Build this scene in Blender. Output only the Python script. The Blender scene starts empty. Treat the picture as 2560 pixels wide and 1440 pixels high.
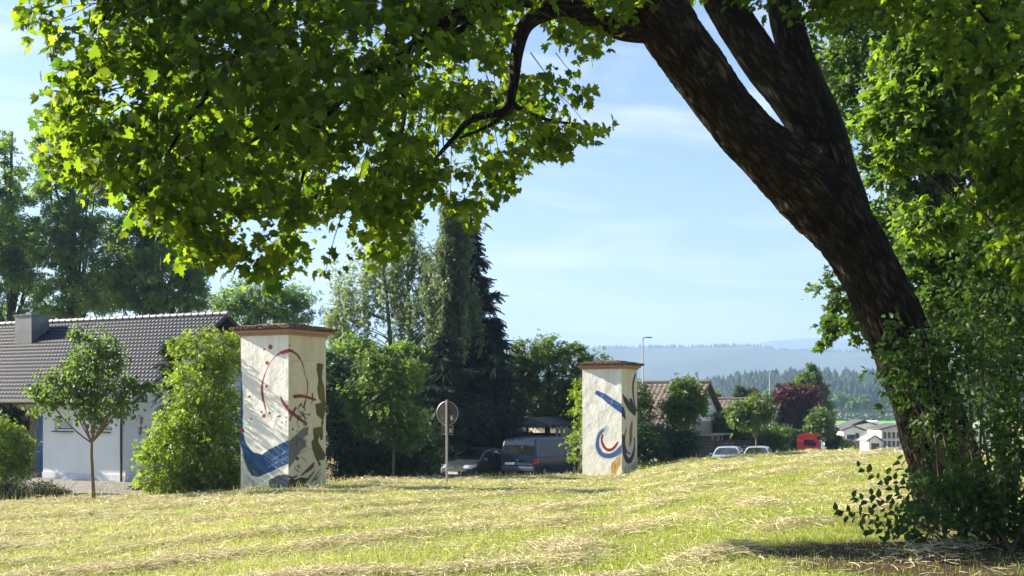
import bpy, math, random
import numpy as np
from mathutils import Vector
# ------------------------------------------------------------------ camera, sky, sun
S = bpy.context.scene
COL = S.collection
F, HOR, EYE = 2800.0, 1000.0, 1.6          # focal length and horizon row in pixels of a 2560 wide frame
cam_d = bpy.data.cameras.new('camera'); cam = bpy.data.objects.new('camera', cam_d); COL.objects.link(cam)
cam.location = (0, 0, EYE); cam.rotation_euler = (math.pi/2, 0, 0)
cam_d.lens = F/2560*36; cam_d.shift_y = (HOR-720)/2560; cam_d.clip_end = 30000; cam_d.clip_start = .05
S.camera = cam
SUN_EL, SUN_AZ = math.radians(27), math.radians(71)   # azimuth measured to the left of the view direction
wd = bpy.data.worlds.new('World'); S.world = wd; wd.use_nodes = True
nt = wd.node_tree; N = nt.nodes; L = nt.links
sky = N.new('ShaderNodeTexSky'); sky.sky_type = 'NISHITA'; sky.sun_disc = False
sky.sun_elevation = SUN_EL; sky.sun_rotation = -SUN_AZ; sky.air_density = 1.0; sky.dust_density = .9; sky.ozone_density = 3.0
tc = N.new('ShaderNodeTexCoord'); mp = N.new('ShaderNodeMapping'); mp.inputs['Scale'].default_value = (1.3, 1.0, 6.5)
mp.inputs['Rotation'].default_value = (0, math.radians(-17), 0)
L.new(tc.outputs['Generated'], mp.inputs['Vector'])
nz = N.new('ShaderNodeTexNoise'); nz.inputs['Scale'].default_value = 3.4; nz.inputs['Detail'].default_value = 9
nz.inputs['Roughness'].default_value = .56; nz.inputs['Distortion'].default_value = .6
L.new(mp.outputs[0], nz.inputs['Vector'])
cr = N.new('ShaderNodeMapRange'); cr.inputs['From Min'].default_value = .47; cr.inputs['From Max'].default_value = .70
cr.inputs['To Max'].default_value = .5
L.new(nz.outputs[0], cr.inputs['Value'])
mx = N.new('ShaderNodeMix'); mx.data_type = 'RGBA'; mx.inputs['B'].default_value = (6.6, 6.6, 6.6, 1)
L.new(cr.outputs[0], mx.inputs['Factor']); L.new(sky.outputs[0], mx.inputs['A'])
N['Background'].inputs[1].default_value = .05
L.new(mx.outputs['Result'], N['Background'].inputs[0])
sun_d = bpy.data.lights.new('sun', 'SUN'); sun = bpy.data.objects.new('sun', sun_d); COL.objects.link(sun)
sun_d.energy = 5.0; sun_d.angle = math.radians(.5); sun_d.color = (1.0, .89, .70)
SD = Vector((-math.sin(SUN_AZ)*math.cos(SUN_EL), math.cos(SUN_AZ)*math.cos(SUN_EL), math.sin(SUN_EL)))
sun.rotation_euler = (-SD).to_track_quat('-Z', 'Y').to_euler(); sun.location = (-30, 10, 30)
S.view_settings.view_transform = 'Standard'; S.view_settings.look = 'None'; S.view_settings.gamma = 1
S.view_settings.exposure = 2.0

# ------------------------------------------------------------------ helpers
rng = np.random.default_rng(7)
def P(px, row, Y): return np.array([(px-1280)/F*Y, Y, EYE+(HOR-row)/F*Y])
def nrm(a): return a/(np.linalg.norm(a, axis=-1, keepdims=True)+1e-9)
def lattice(ix, iy, iz, seed):
    h = (ix.astype(np.int64)*374761393 + iy.astype(np.int64)*668265263 + iz.astype(np.int64)*2147483647 + seed*974634777) & 0xffffffff
    h = ((h ^ (h >> 13))*1274126177) & 0xffffffff
    return ((h ^ (h >> 16)) & 0xffffff)/float(0xffffff)
def vnoise(x, y, z=None, seed=0):
    x = np.asarray(x, float); y = np.asarray(y, float); z = np.zeros_like(x) if z is None else np.asarray(z, float)
    x, y, z = np.broadcast_arrays(x, y, z)
    ix, iy, iz = np.floor(x), np.floor(y), np.floor(z); fx, fy, fz = x-ix, y-iy, z-iz
    fx, fy, fz = [f*f*(3-2*f) for f in (fx, fy, fz)]
    r = 0
    for a in (0, 1):
        for b in (0, 1):
            for c in (0, 1):
                r = r + lattice(ix+a, iy+b, iz+c, seed)*(fx if a else 1-fx)*(fy if b else 1-fy)*(fz if c else 1-fz)
    return r
def fbm(x, y, z=None, o=4, seed=0):
    r = 0; a = .5; t = 0
    for i in range(o):
        r = r+a*vnoise(np.asarray(x)*2**i, np.asarray(y)*2**i, None if z is None else np.asarray(z)*2**i, seed+i); t += a; a *= .5
    return r/t
def sstep(a, b, x):
    t = np.clip((x-a)/(b-a), 0, 1); return t*t*(3-2*t)

def tag(o, label=None, cat=None, group=None, kind=None):
    if label: o['label'] = label
    if cat: o['category'] = cat
    if group: o['group'] = group
    if kind: o['kind'] = kind
    return o
def empty(name, loc, label=None, cat=None, group=None, rz=0):
    o = bpy.data.objects.new(name, None); COL.objects.link(o); o.location = [float(v) for v in loc]; o.rotation_euler = (0, 0, rz)
    o.empty_display_size = .3
    return tag(o, label, cat, group)
def link(name, me, parent=None, world=True):
    o = bpy.data.objects.new(name, me); COL.objects.link(o)
    if parent is not None:
        o.parent = parent
        if world:      # the mesh is written in world coordinates: undo the parent's placement
            r = parent
            from mathutils import Matrix
            m = Matrix.Identity(4)
            while r is not None:
                m = (Matrix.Translation(r.location) @ r.rotation_euler.to_matrix().to_4x4()) @ m if r.parent is None else m
                if r.parent is None: break
                r = r.parent
            if parent.parent is None: o.matrix_parent_inverse = m.inverted()
    return o
def npmesh(name, V, Fs, mat, parent=None, world=True, smooth=False, fattr=None, pattr=None, pcol=None, mats=None, fmat=None):
    """V (n,3); Fs array (m,k) or list of such arrays"""
    if isinstance(Fs, np.ndarray): Fs = [Fs]
    Fs = [f for f in Fs if len(f)]
    V = np.ascontiguousarray(V, dtype=np.float32)
    me = bpy.data.meshes.new(name)
    loops = np.concatenate([f.ravel() for f in Fs]).astype(np.int32)
    tot = np.concatenate([np.full(len(f), f.shape[1]) for f in Fs]).astype(np.int32)
    st = np.concatenate([[0], np.cumsum(tot)[:-1]]).astype(np.int32)
    me.vertices.add(len(V)); me.vertices.foreach_set('co', V.ravel())
    me.loops.add(len(loops)); me.loops.foreach_set('vertex_index', loops)
    me.polygons.add(len(tot)); me.polygons.foreach_set('loop_start', st); me.polygons.foreach_set('loop_total', tot)
    if smooth: me.polygons.foreach_set('use_smooth', np.ones(len(tot), bool))
    for m in (mats or [mat]): me.materials.append(m)
    if fmat is not None: me.polygons.foreach_set('material_index', np.asarray(fmat, np.int32))
    if fattr is not None:
        a = me.attributes.new('rnd', 'FLOAT', 'FACE'); a.data.foreach_set('value', np.asarray(fattr, np.float32))
    if pattr is not None:
        a = me.attributes.new('bark', 'FLOAT_VECTOR', 'POINT'); a.data.foreach_set('vector', np.asarray(pattr, np.float32).ravel())
    if pcol is not None:
        a = me.attributes.new('paint', 'FLOAT_COLOR', 'POINT'); a.data.foreach_set('color', np.asarray(pcol, np.float32).ravel())
    me.update(calc_edges=True); me.validate()
    return link(name, me, parent, world)

class MB:
    def __init__(s): s.v = []; s.f = []
    def add(s, vs, fs):
        b = len(s.v); s.v += [tuple(float(c) for c in v) for v in vs]; s.f += [tuple(i+b for i in f) for f in fs]; return s
    def box(s, c, size, ax=None, bevel=0):
        """c centre, size full sizes, ax = (u,v,w) unit axes"""
        ax = ax or ((1, 0, 0), (0, 1, 0), (0, 0, 1)); c = np.array(c, float); A = np.array(ax, float); h = np.array(size, float)/2
        if bevel <= 0:
            vs = [c+A[0]*h[0]*i+A[1]*h[1]*j+A[2]*h[2]*k for k in (-1, 1) for j in (-1, 1) for i in (-1, 1)]
            return s.add(vs, [(0, 2, 3, 1), (4, 5, 7, 6), (0, 1, 5, 4), (2, 6, 7, 3), (0, 4, 6, 2), (1, 3, 7, 5)])
        vs = []; idx = {}; b = min(bevel, *(h*.9))
        for k in (-1, 1):
            for j in (-1, 1):
                for i in (-1, 1):
                    for a in range(3):
                        o = [(i, j, k)[q]*(h[q]-(0 if q == a else b)) for q in range(3)]
                        idx[(i, j, k, a)] = len(vs); vs.append(c+A[0]*o[0]+A[1]*o[1]+A[2]*o[2])
        fs = []
        for a in range(3):
            p, q = (a+1) % 3, (a+2) % 3
            for sg in (-1, 1):
                r = []
                for (x, y) in ((-1, -1), (1, -1), (1, 1), (-1, 1)):
                    k = [0, 0, 0]; k[a] = sg; k[p] = x; k[q] = y; r.append(idx[(*k, a)])
                fs.append(tuple(r if sg > 0 else r[::-1]))
        for a in range(3):                                     # edges along a
            p, q = (a+1) % 3, (a+2) % 3
            for x in (-1, 1):
                for y in (-1, 1):
                    def kk(t): k = [0, 0, 0]; k[a] = t; k[p] = x; k[q] = y; return tuple(k)
                    fs.append((idx[(*kk(-1), p)], idx[(*kk(1), p)], idx[(*kk(1), q)], idx[(*kk(-1), q)]))
        for k in (-1, 1):
            for j in (-1, 1):
                for i in (-1, 1): fs.append(tuple(idx[(i, j, k, a)] for a in range(3)))
        return s.add(vs, fs)
    def tube(s, pts, rad, seg=10, cap=True):
        pts = np.array(pts, float); n = len(pts); rad = np.full(n, rad) if np.isscalar(rad) else np.array(rad, float)
        T = nrm(np.gradient(pts, axis=0)); u = np.array([0, 0, 1.]) if abs(T[0][2]) < .9 else np.array([1., 0, 0])
        vs = []
        for i in range(n):
            u = u-T[i]*np.dot(u, T[i]); u = u/np.linalg.norm(u); w = np.cross(T[i], u)
            for k in range(seg):
                a = 2*math.pi*k/seg; vs.append(pts[i]+rad[i]*(math.cos(a)*u+math.sin(a)*w))
        fs = [(i*seg+k, i*seg+(k+1) % seg, (i+1)*seg+(k+1) % seg, (i+1)*seg+k) for i in range(n-1) for k in range(seg)]
        if cap: fs += [tuple(range(seg))[::-1], tuple((n-1)*seg+k for k in range(seg))]
        return s.add(vs, fs)
    def prism(s, poly, d, o=(0, 0, 0), u=(1, 0, 0), v=(0, 0, 1)):
        """poly in (u,v) at origin o, extruded by vector d"""
        o = np.array(o, float); u = np.array(u, float); v = np.array(v, float); d = np.array(d, float); n = len(poly)
        a = [o+u*p[0]+v*p[1] for p in poly]; b = [q+d for q in a]
        return s.add(a+b, [tuple(range(n))[::-1], tuple(range(n, 2*n))]+[(i, (i+1) % n, n+(i+1) % n, n+i) for i in range(n)])
    def build(s, name, mat, parent=None, world=True, smooth=False):
        me = bpy.data.meshes.new(name); me.from_pydata(s.v, [], s.f); me.materials.append(mat)
        if smooth:
            me.polygons.foreach_set('use_smooth', np.ones(len(s.f), bool))
            me.set_sharp_from_angle(angle=math.radians(40))
        me.update(); return link(name, me, parent, world)

# ------------------------------------------------------------------ materials
def nodes(name):
    m = bpy.data.materials.new(name); m.use_nodes = True; return m, m.node_tree.nodes, m.node_tree.links
def c4(c): return (c[0], c[1], c[2], 1)
def simple(name, col, rough=.6, metal=0, spec=.5, col2=None, nscale=6, bump=0, bscale=40, coat=0, stretch=None, detail=5):
    m, n, l = nodes(name); b = n['Principled BSDF']
    b.inputs['Base Color'].default_value = c4(col); b.inputs['Roughness'].default_value = rough
    b.inputs['Metallic'].default_value = metal; b.inputs['Specular IOR Level'].default_value = spec; b.inputs['Coat Weight'].default_value = coat
    t = n.new('ShaderNodeTexCoord'); vec = t.outputs['Object']
    if stretch:
        q = n.new('ShaderNodeMapping'); q.inputs['Scale'].default_value = stretch; l.new(vec, q.inputs[0]); vec = q.outputs[0]
    if col2:
        z = n.new('ShaderNodeTexNoise'); z.inputs['Scale'].default_value = nscale; z.inputs['Detail'].default_value = detail
        l.new(vec, z.inputs['Vector']); r = n.new('ShaderNodeMapRange'); r.inputs['From Min'].default_value = .35; r.inputs['From Max'].default_value = .65
        l.new(z.outputs[0], r.inputs[0]); x = n.new('ShaderNodeMix'); x.data_type = 'RGBA'
        x.inputs['A'].default_value = c4(col); x.inputs['B'].default_value = c4(col2); l.new(r.outputs[0], x.inputs['Factor'])
        l.new(x.outputs['Result'], b.inputs['Base Color'])
    if bump:
        z = n.new('ShaderNodeTexNoise'); z.inputs['Scale'].default_value = bscale; z.inputs['Detail'].default_value = 6
        l.new(vec, z.inputs['Vector']); p = n.new('ShaderNodeBump'); p.inputs['Strength'].default_value = bump; p.inputs['Distance'].default_value = .02
        l.new(z.outputs[0], p.inputs['Height']); l.new(p.outputs[0], b.inputs['Normal'])
    return m
def leafmat(name, a, b, ta, tb, rough=.45, mixf=.5, spec=.35):
    """a,b: reflected colours picked by the leaf's random value; ta,tb: transmitted colours"""
    m, n, l = nodes(name); out = n['Material Output']; pr = n['Principled BSDF']
    at = n.new('ShaderNodeAttribute'); at.attribute_name = 'rnd'
    def mixc(p, q):
        x = n.new('ShaderNodeMix'); x.data_type = 'RGBA'; x.inputs['A'].default_value = c4(p); x.inputs['B'].default_value = c4(q)
        l.new(at.outputs['Fac'], x.inputs['Factor']); return x.outputs['Result']
    l.new(mixc(a, b), pr.inputs['Base Color']); pr.inputs['Roughness'].default_value = rough; pr.inputs['Specular IOR Level'].default_value = spec
    tr = n.new('ShaderNodeBsdfTranslucent'); l.new(mixc(ta, tb), tr.inputs['Color'])
    ms = n.new('ShaderNodeMixShader'); ms.inputs[0].default_value = mixf
    l.new(pr.outputs[0], ms.inputs[1]); l.new(tr.outputs[0], ms.inputs[2]); l.new(ms.outputs[0], out.inputs['Surface'])
    return m
def barkmat(name, a, b, scale=1.0, bump=.8):
    m, n, l = nodes(name); pr = n['Principled BSDF']; pr.inputs['Roughness'].default_value = .9; pr.inputs['Specular IOR Level'].default_value = .15
    at = n.new('ShaderNodeAttribute'); at.attribute_name = 'bark'
    mp = n.new('ShaderNodeMapping'); mp.inputs['Scale'].default_value = (30*scale, 30*scale, 4.0*scale); l.new(at.outputs['Vector'], mp.inputs[0])
    z = n.new('ShaderNodeTexNoise'); z.inputs['Scale'].default_value = 1; z.inputs['Detail'].default_value = 5; z.inputs['Distortion'].default_value = .4
    l.new(mp.outputs[0], z.inputs['Vector'])
    m2 = n.new('ShaderNodeMapping'); m2.inputs['Scale'].default_value = (11*scale, 11*scale, 3.0*scale); l.new(at.outputs['Vector'], m2.inputs[0])
    wr = n.new('ShaderNodeTexNoise'); wr.inputs['Scale'].default_value = .8; wr.inputs['Detail'].default_value = 3; l.new(m2.outputs[0], wr.inputs['Vector'])
    va = n.new('ShaderNodeVectorMath'); va.operation = 'MULTIPLY_ADD'; va.inputs[1].default_value = (1.3, 1.3, 1.3); l.new(wr.outputs['Color'], va.inputs[0]); l.new(m2.outputs[0], va.inputs[2])
    vo = n.new('ShaderNodeTexVoronoi'); vo.feature = 'DISTANCE_TO_EDGE'; vo.inputs['Scale'].default_value = 1; l.new(va.outputs[0], vo.inputs['Vector'])
    vr = n.new('ShaderNodeMapRange'); vr.inputs['From Min'].default_value = .02; vr.inputs['From Max'].default_value = .22; l.new(vo.outputs['Distance'], vr.inputs[0])
    z2 = n.new('ShaderNodeTexNoise'); z2.inputs['Scale'].default_value = 2.2*scale; z2.inputs['Detail'].default_value = 6; l.new(at.outputs['Vector'], z2.inputs['Vector'])
    ad = n.new('ShaderNodeMath'); ad.operation = 'MULTIPLY_ADD'; ad.inputs[1].default_value = .35; l.new(z2.outputs[0], ad.inputs[0]); l.new(z.outputs[0], ad.inputs[2])
    r = n.new('ShaderNodeMapRange'); r.inputs['From Min'].default_value = .60; r.inputs['From Max'].default_value = .95; l.new(ad.outputs[0], r.inputs[0])
    x = n.new('ShaderNodeMix'); x.data_type = 'RGBA'; x.inputs['A'].default_value = c4(a); x.inputs['B'].default_value = c4(b)
    mm = n.new('ShaderNodeMath'); mm.operation = 'MULTIPLY'; l.new(r.outputs[0], mm.inputs[0]); l.new(vr.outputs[0], mm.inputs[1])
    l.new(mm.outputs[0], x.inputs['Factor']); l.new(x.outputs['Result'], pr.inputs['Base Color'])
    p = n.new('ShaderNodeBump'); p.inputs['Strength'].default_value = bump; p.inputs['Distance'].default_value = .04
    l.new(mm.outputs[0], p.inputs['Height']); l.new(p.outputs[0], pr.inputs['Normal'])
    return m

M = {}
M['maple'] = leafmat('maple_leaf', (.018, .042, .006), (.066, .110, .014), (.07, .17, .006), (.36, .50, .022), mixf=.58, rough=.6, spec=.22)
M['maple_far'] = leafmat('maple_leaf_far', (.035, .080, .016), (.075, .125, .028), (.10, .22, .02), (.20, .34, .03), mixf=.5)
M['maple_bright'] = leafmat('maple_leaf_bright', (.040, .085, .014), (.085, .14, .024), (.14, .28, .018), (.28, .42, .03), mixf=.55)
M['hazel'] = leafmat('shrub_leaf', (.018, .046, .011), (.042, .082, .020), (.05, .13, .014), (.13, .24, .03), mixf=.42, rough=.5)
M['lindenyoung'] = leafmat('young_tree_leaf', (.045, .085, .02), (.09, .14, .035), (.12, .24, .03), (.24, .36, .05), mixf=.45)
M['privet'] = leafmat('bright_bush_leaf', (.07, .13, .015), (.14, .20, .03), (.22, .36, .02), (.38, .50, .04), mixf=.5)
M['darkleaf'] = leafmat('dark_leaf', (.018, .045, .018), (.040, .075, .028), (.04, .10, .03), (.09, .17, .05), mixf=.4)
M['bluegreen'] = leafmat('tall_tree_leaf', (.040, .095, .025), (.090, .16, .040), (.16, .32, .04), (.30, .46, .06), mixf=.5)
M['birch'] = leafmat('birch_leaf', (.08, .13, .04), (.17, .22, .08), (.25, .36, .08), (.40, .50, .14), mixf=.5)
M['greybirch'] = leafmat('weeping_leaf', (.06, .10, .05), (.14, .19, .10), (.12, .20, .07), (.26, .34, .13), mixf=.42)
M['spruce'] = leafmat('spruce_needles', (.010, .024, .018), (.030, .052, .032), (.004, .010, .006), (.01, .02, .01), mixf=.15, rough=.8, spec=.1)
M['farspruce'] = leafmat('far_spruce_needles', (.014, .034, .018), (.034, .062, .028), (.01, .02, .01), (.02, .03, .01), mixf=.15, rough=.8, spec=.1)
M['copper'] = leafmat('copper_leaf', (.045, .012, .016), (.10, .025, .030), (.12, .02, .03), (.22, .04, .05), mixf=.4)
M['yellowleaf'] = leafmat('yellow_leaf', (.30, .26, .05), (.40, .33, .08), (.4, .33, .06), (.5, .4, .1), mixf=.4)
M['juniper'] = leafmat('juniper_needles', (.030, .055, .022), (.07, .10, .04), (.03, .06, .02), (.07, .11, .03), mixf=.2, rough=.8, spec=.1)
M['grass'] = leafmat('grass_blade', (.22, .30, .045), (.44, .46, .14), (.36, .50, .05), (.60, .62, .18), mixf=.42, rough=.6, spec=.2)
M['hay'] = leafmat('dry_hay', (.44, .36, .21), (.80, .74, .54), (.36, .30, .15), (.64, .57, .36), mixf=.25, rough=.7, spec=.15)
M['bark'] = barkmat('maple_bark', (.006, .0045, .0035), (.115, .090, .062), bump=1.0)
M['bark_small'] = barkmat('brown_bark', (.03, .022, .015), (.09, .07, .048), 2, .4)
M['bark_birch'] = barkmat('pale_bark', (.10, .09, .075), (.38, .36, .32), .5, .2)
M['bark_young'] = barkmat('young_bark', (.16, .11, .06), (.32, .25, .16), 2, .3)
M['twig'] = simple('twig_wood', (.05, .035, .022), .9, col2=(.10, .075, .05))
M['asphalt'] = simple('asphalt', (.13, .125, .12), .9, col2=(.20, .19, .17), nscale=3, bump=.3, bscale=300)
M['road'] = simple('street_asphalt', (.05, .05, .052), .85, col2=(.075, .073, .07), nscale=2, bump=.3, bscale=200)
M['cornice'] = simple('pink_stone', (.42, .27, .20), .8, col2=(.34, .21, .16), nscale=9, bump=.3, bscale=30)
M['capslab'] = simple('mossy_tiles', (.060, .040, .028), .95, col2=(.15, .085, .055), nscale=14, bump=1, bscale=25)
M['moss'] = simple('cap_moss', (.08, .085, .025), .95, col2=(.05, .035, .02), nscale=20, bump=1, bscale=60)
M['wall'] = simple('white_render', (.76, .77, .76), .9, col2=(.71, .72, .72), nscale=1.5, bump=.12, bscale=120)
M['wallcream'] = simple('cream_render', (.50, .44, .33), .9, col2=(.45, .40, .30), nscale=1.5, bump=.12, bscale=120)
M['plinth'] = simple('pale_plinth', (.66, .70, .78), .9, col2=(.55, .58, .64), nscale=4)
M['tile'] = simple('slate_blue_tiles', (.003, .008, .024), .55, spec=.17, col2=(.007, .014, .038), nscale=2.2, detail=8)
M['tileedge'] = simple('ridge_tile', (.10, .10, .12), .5, spec=.5, col2=(.16, .16, .18), nscale=9)
M['tilebrown'] = simple('brown_tiles', (.10, .075, .062), .7, col2=(.16, .125, .10), nscale=3)
M['tilered'] = simple('red_brown_tiles', (.17, .10, .075), .7, col2=(.10, .07, .055), nscale=3)
M['tilegrey'] = simple('grey_roof', (.17, .18, .20), .7, col2=(.23, .24, .25), nscale=1)
M['tiledark'] = simple('dark_grey_roof', (.055, .06, .066), .85, col2=(.08, .08, .088), nscale=1)
M['zinc'] = simple('weathered_zinc', (.16, .165, .175), .45, metal=.55, col2=(.21, .21, .22), nscale=3)
M['bluepaint'] = simple('blue_paint', (.035, .13, .36), .4, col2=(.045, .15, .40), nscale=3)
M['darkglass'] = simple('dark_glass', (.012, .015, .018), .06, spec=.9)
M['carglass'] = simple('car_glass', (.010, .013, .015), .04, spec=1.0, coat=.5)
M['shutter'] = simple('roller_shutter', (.60, .62, .63), .6)
M['metal'] = simple('galvanised_steel', (.40, .41, .42), .42, metal=.75, col2=(.33, .34, .35), nscale=12)
M['signback'] = simple('sign_back', (.045, .040, .036), .55, metal=.3, col2=(.09, .08, .07), nscale=9)
M['white'] = simple('white_plastic', (.78, .78, .76), .5)
M['sticker'] = simple('sticker_paper', (.70, .68, .60), .6)
M['stickero'] = simple('orange_sticker', (.60, .30, .12), .6)
M['lamp'] = simple('lamp_grey', (.16, .17, .19), .5, metal=.4)
M['wood'] = simple('weathered_wood', (.23, .19, .15), .85, col2=(.33, .28, .23), nscale=3, stretch=(1, 1, 14))
M['darkwood'] = simple('dark_wood', (.035, .028, .024), .85, col2=(.06, .05, .042), nscale=4, stretch=(1, 1, 10))
M['wallwhite'] = simple('bright_white_render', (.80, .79, .76), .85, col2=(.76, .75, .72), nscale=.6)
M['wallpink'] = simple('pale_pink_render', (.72, .62, .54), .85, col2=(.68, .58, .50), nscale=.5)
M['tyre'] = simple('tyre_rubber', (.015, .015, .016), .85)
M['rim'] = simple('alloy', (.38, .39, .40), .35, metal=.8)
M['chrome'] = simple('chrome', (.70, .71, .72), .14, metal=1)
M['blackplastic'] = simple('black_plastic', (.018, .018, .02), .5)
M['vanglass'] = simple('tinted_glass', (.008, .010, .014), .15, spec=.35)
M['headlamp'] = simple('headlamp_lens', (.50, .54, .58), .10, metal=.3, spec=.9, coat=.8)
M['tail'] = simple('tail_lamp', (.30, .012, .012), .15, spec=.8, coat=.7)
M['pot'] = simple('stone_pot', (.34, .30, .25), .9, col2=(.42, .38, .33), nscale=9)
M['step'] = simple('stone_step', (.30, .27, .23), .9, col2=(.24, .22, .19), nscale=5)
M['rust'] = simple('rusty_iron', (.16, .06, .03), .8, col2=(.26, .11, .05), nscale=20)
M['flower'] = simple('leafy_pot_plant', (.05, .10, .03), .8)
def paintmat(name, col, rough=.3, metal=.3, coat=.8): return simple(name, col, rough, metal=metal, coat=coat, spec=.6*coat+.1)

# ------------------------------------------------------------------ terrain
CR = np.array([  # pixel column, row of the meadow's crest, distance of the crest
 (-900, 1290, 24), (-400, 1275, 26), (0, 1262, 29), (232, 1253, 31), (400, 1241, 32), (600, 1228, 32.6), (720, 1218, 33.2), (850, 1208, 36), (1000, 1201, 39),
 (1117, 1198, 41), (1300, 1194, 43), (1462, 1191, 45.5), (1556, 1186, 46.5), (1625, 1166, 47), (1750, 1146, 47), (1900, 1136, 47), (2050, 1127, 46),
 (2260, 1128, 43), (2400, 1140, 39), (2700, 1155, 34), (3600, 1180, 30)], float)
PR = np.array([(0, -1.4), (30, -1.5), (40, -1.9), (46, -2.05), (52, -2.2), (68, -2.75), (76, -3.0), (104, -4.2), (140, -5.8), (200, -7.7), (300, -9), (700, -9.6),
 (900, -8), (1100, -2), (1500, 10), (2200, 30), (9000, 60)], float)
def ground(x, Y, wind=False):
    x = np.asarray(x, float); Y = np.asarray(Y, float); x, Y = np.broadcast_arrays(x, Y)
    Yc_ = np.maximum(Y, 8.0); u = 1280+F*x/Yc_
    rc = np.interp(u, CR[:, 0], CR[:, 1]); yc = np.interp(u, CR[:, 0], CR[:, 2])
    zc = EYE-(rc-HOR)/F*yc
    t = np.clip((Y-6)/(yc-6), 0, 1)
    zin = zc*(t*.8+.2*t*t)
    bg = np.interp(Y, PR[:, 0], PR[:, 1])
    left = sstep(-7.5, -12, x)*sstep(75, 58, Y)
    bg = bg*(1-left)+(-1.42)*left
    w = sstep(0, 1, (Y-yc)/5.0)
    z = zin*(1-w)+np.minimum(bg, 10)*w*1.0
    z = np.where(Y > 60, bg, z)
    if wind: z = z+windrow(x, Y)*.06*(1-w)*sstep(6, 9, Y)+(fbm(x*1.1, Y*1.1, seed=3)-.5)*.045*(1-w)*sstep(5, 9, Y)
    return z
def windrow(x, Y):
    w = x*.80-Y*.60+(fbm(x*.25, Y*.25, seed=11)-.5)*2.2
    m = np.abs(((w+.4) % 2.1)-1.05)
    r = np.exp(-(m/.33)**2)*sstep(.27, .62, fbm(x*.5+Y*.2, Y*.5, seed=5))
    return r
def G(x, Y): return float(ground(x, Y))
def axis(lo, hi, d, far, g):
    a = list(np.arange(lo, hi+1e-6, d)); s = d; v = a[-1]
    while v < far: s *= g; v += s; a.append(v)
    s = d; v = a[0]
    while v > -far: s *= g; v -= s; a.insert(0, v)
    return np.array(a)
gx = axis(-26, 26, .26, 9000, 1.12); gy = axis(4, 62, .26, 9000, 1.10); gy = gy[gy > -900]
X, Yg = np.meshgrid(gx, gy); Z = ground(X, Yg, True)
V = np.stack([X, Yg, Z], -1).reshape(-1, 3); nx, ny = len(gx), len(gy)
I = (np.arange(ny-1)[:, None]*nx+np.arange(nx-1)[None]).ravel()
m, n, l = nodes('meadow_ground'); pr = n['Principled BSDF']; pr.inputs['Roughness'].default_value = .95; pr.inputs['Specular IOR Level'].default_value = .1
geo = n.new('ShaderNodeNewGeometry'); n1 = n.new('ShaderNodeTexNoise'); n1.inputs['Scale'].default_value = .9; n1.inputs['Detail'].default_value = 8
n2 = n.new('ShaderNodeTexNoise'); n2.inputs['Scale'].default_value = 22; n2.inputs['Detail'].default_value = 5
l.new(geo.outputs['Position'], n1.inputs['Vector']); l.new(geo.outputs['Position'], n2.inputs['Vector'])
def mixn(n, l, f, a, b):
    x = n.new('ShaderNodeMix'); x.data_type = 'RGBA'
    for s, v in (('Factor', f), ('A', a), ('B', b)):
        if isinstance(v, tuple): x.inputs[s].default_value = c4(v)
        elif isinstance(v, float): x.inputs[s].default_value = v
        else: l.new(v, x.inputs[s])
    return x.outputs['Result']
def rmap(n, l, v, a, b, c=0., d=1.):
    r = n.new('ShaderNodeMapRange'); l.new(v, r.inputs[0]); r.inputs[1].default_value = a; r.inputs[2].default_value = b
    r.inputs[3].default_value = c; r.inputs[4].default_value = d; return r.outputs[0]
base = mixn(n, l, rmap(n, l, n1.outputs[0], .42, .6), (.20, .21, .06), (.38, .33, .17))
base = mixn(n, l, rmap(n, l, n2.outputs[0], .35, .65), base, (.22, .18, .09))
vd = n.new('ShaderNodeVectorMath'); vd.operation = 'DISTANCE'; vd.inputs[1].default_value = (4.3, 11.6, .1)   # bare mulched patch by the old maple
sc_ = n.new('ShaderNodeVectorMath'); sc_.operation = 'MULTIPLY'; sc_.inputs[1].default_value = (1, 1, 1); l.new(geo.outputs['Position'], sc_.inputs[0])
l.new(sc_.outputs[0], vd.inputs[0]); dd = n.new('ShaderNodeMath'); dd.operation = 'ADD'; l.new(vd.outputs['Value'], dd.inputs[0]); l.new(n1.outputs[0], dd.inputs[1])
base = mixn(n, l, rmap(n, l, dd.outputs[0], 2.7, 2.0), base, (.060, .040, .024))
l.new(base, pr.inputs['Base Color'])
bp = n.new('ShaderNodeBump'); bp.inputs['Distance'].default_value = .03; l.new(n2.outputs[0], bp.inputs['Height']); l.new(bp.outputs[0], pr.inputs['Normal'])
tag(npmesh('ground', V, np.stack([I, I+1, I+nx+1, I+nx], 1), m, smooth=True), kind='structure')

def strip(name, pts, wid, mat, off, label=None):
    p = np.array(pts, float); d = np.r_[0, np.cumsum(np.linalg.norm(np.diff(p, axis=0), axis=1))]
    q = np.arange(0, d[-1], 1.0); c = np.stack([np.interp(q, d, p[:, 0]), np.interp(q, d, p[:, 1])], 1)
    for _ in range(20): c[1:-1] = (c[:-2]+c[1:-1]*2+c[2:])/4
    t = nrm(np.gradient(c, axis=0)); nn = np.stack([-t[:, 1], t[:, 0]], 1); k = 9
    s = np.linspace(-.5, .5, k)*wid; xy = c[:, None]+nn[:, None]*s[None, :, None]
    z = ground(xy[..., 0], xy[..., 1])+off
    V = np.concatenate([xy, z[..., None]], -1).reshape(-1, 3)
    I = (np.arange(len(c)-1)[:, None]*k+np.arange(k-1)[None]).ravel()
    return tag(npmesh(name, V, np.stack([I, I+1, I+k+1, I+k], 1), mat, smooth=True), kind='structure')
ROAD = [(-5, 43), (2.5, 54), (13.5, 70), (24, 95), (33.6, 127), (46, 190), (60, 300)]
strip('road', ROAD, 6.4, M['road'], .035)
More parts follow.
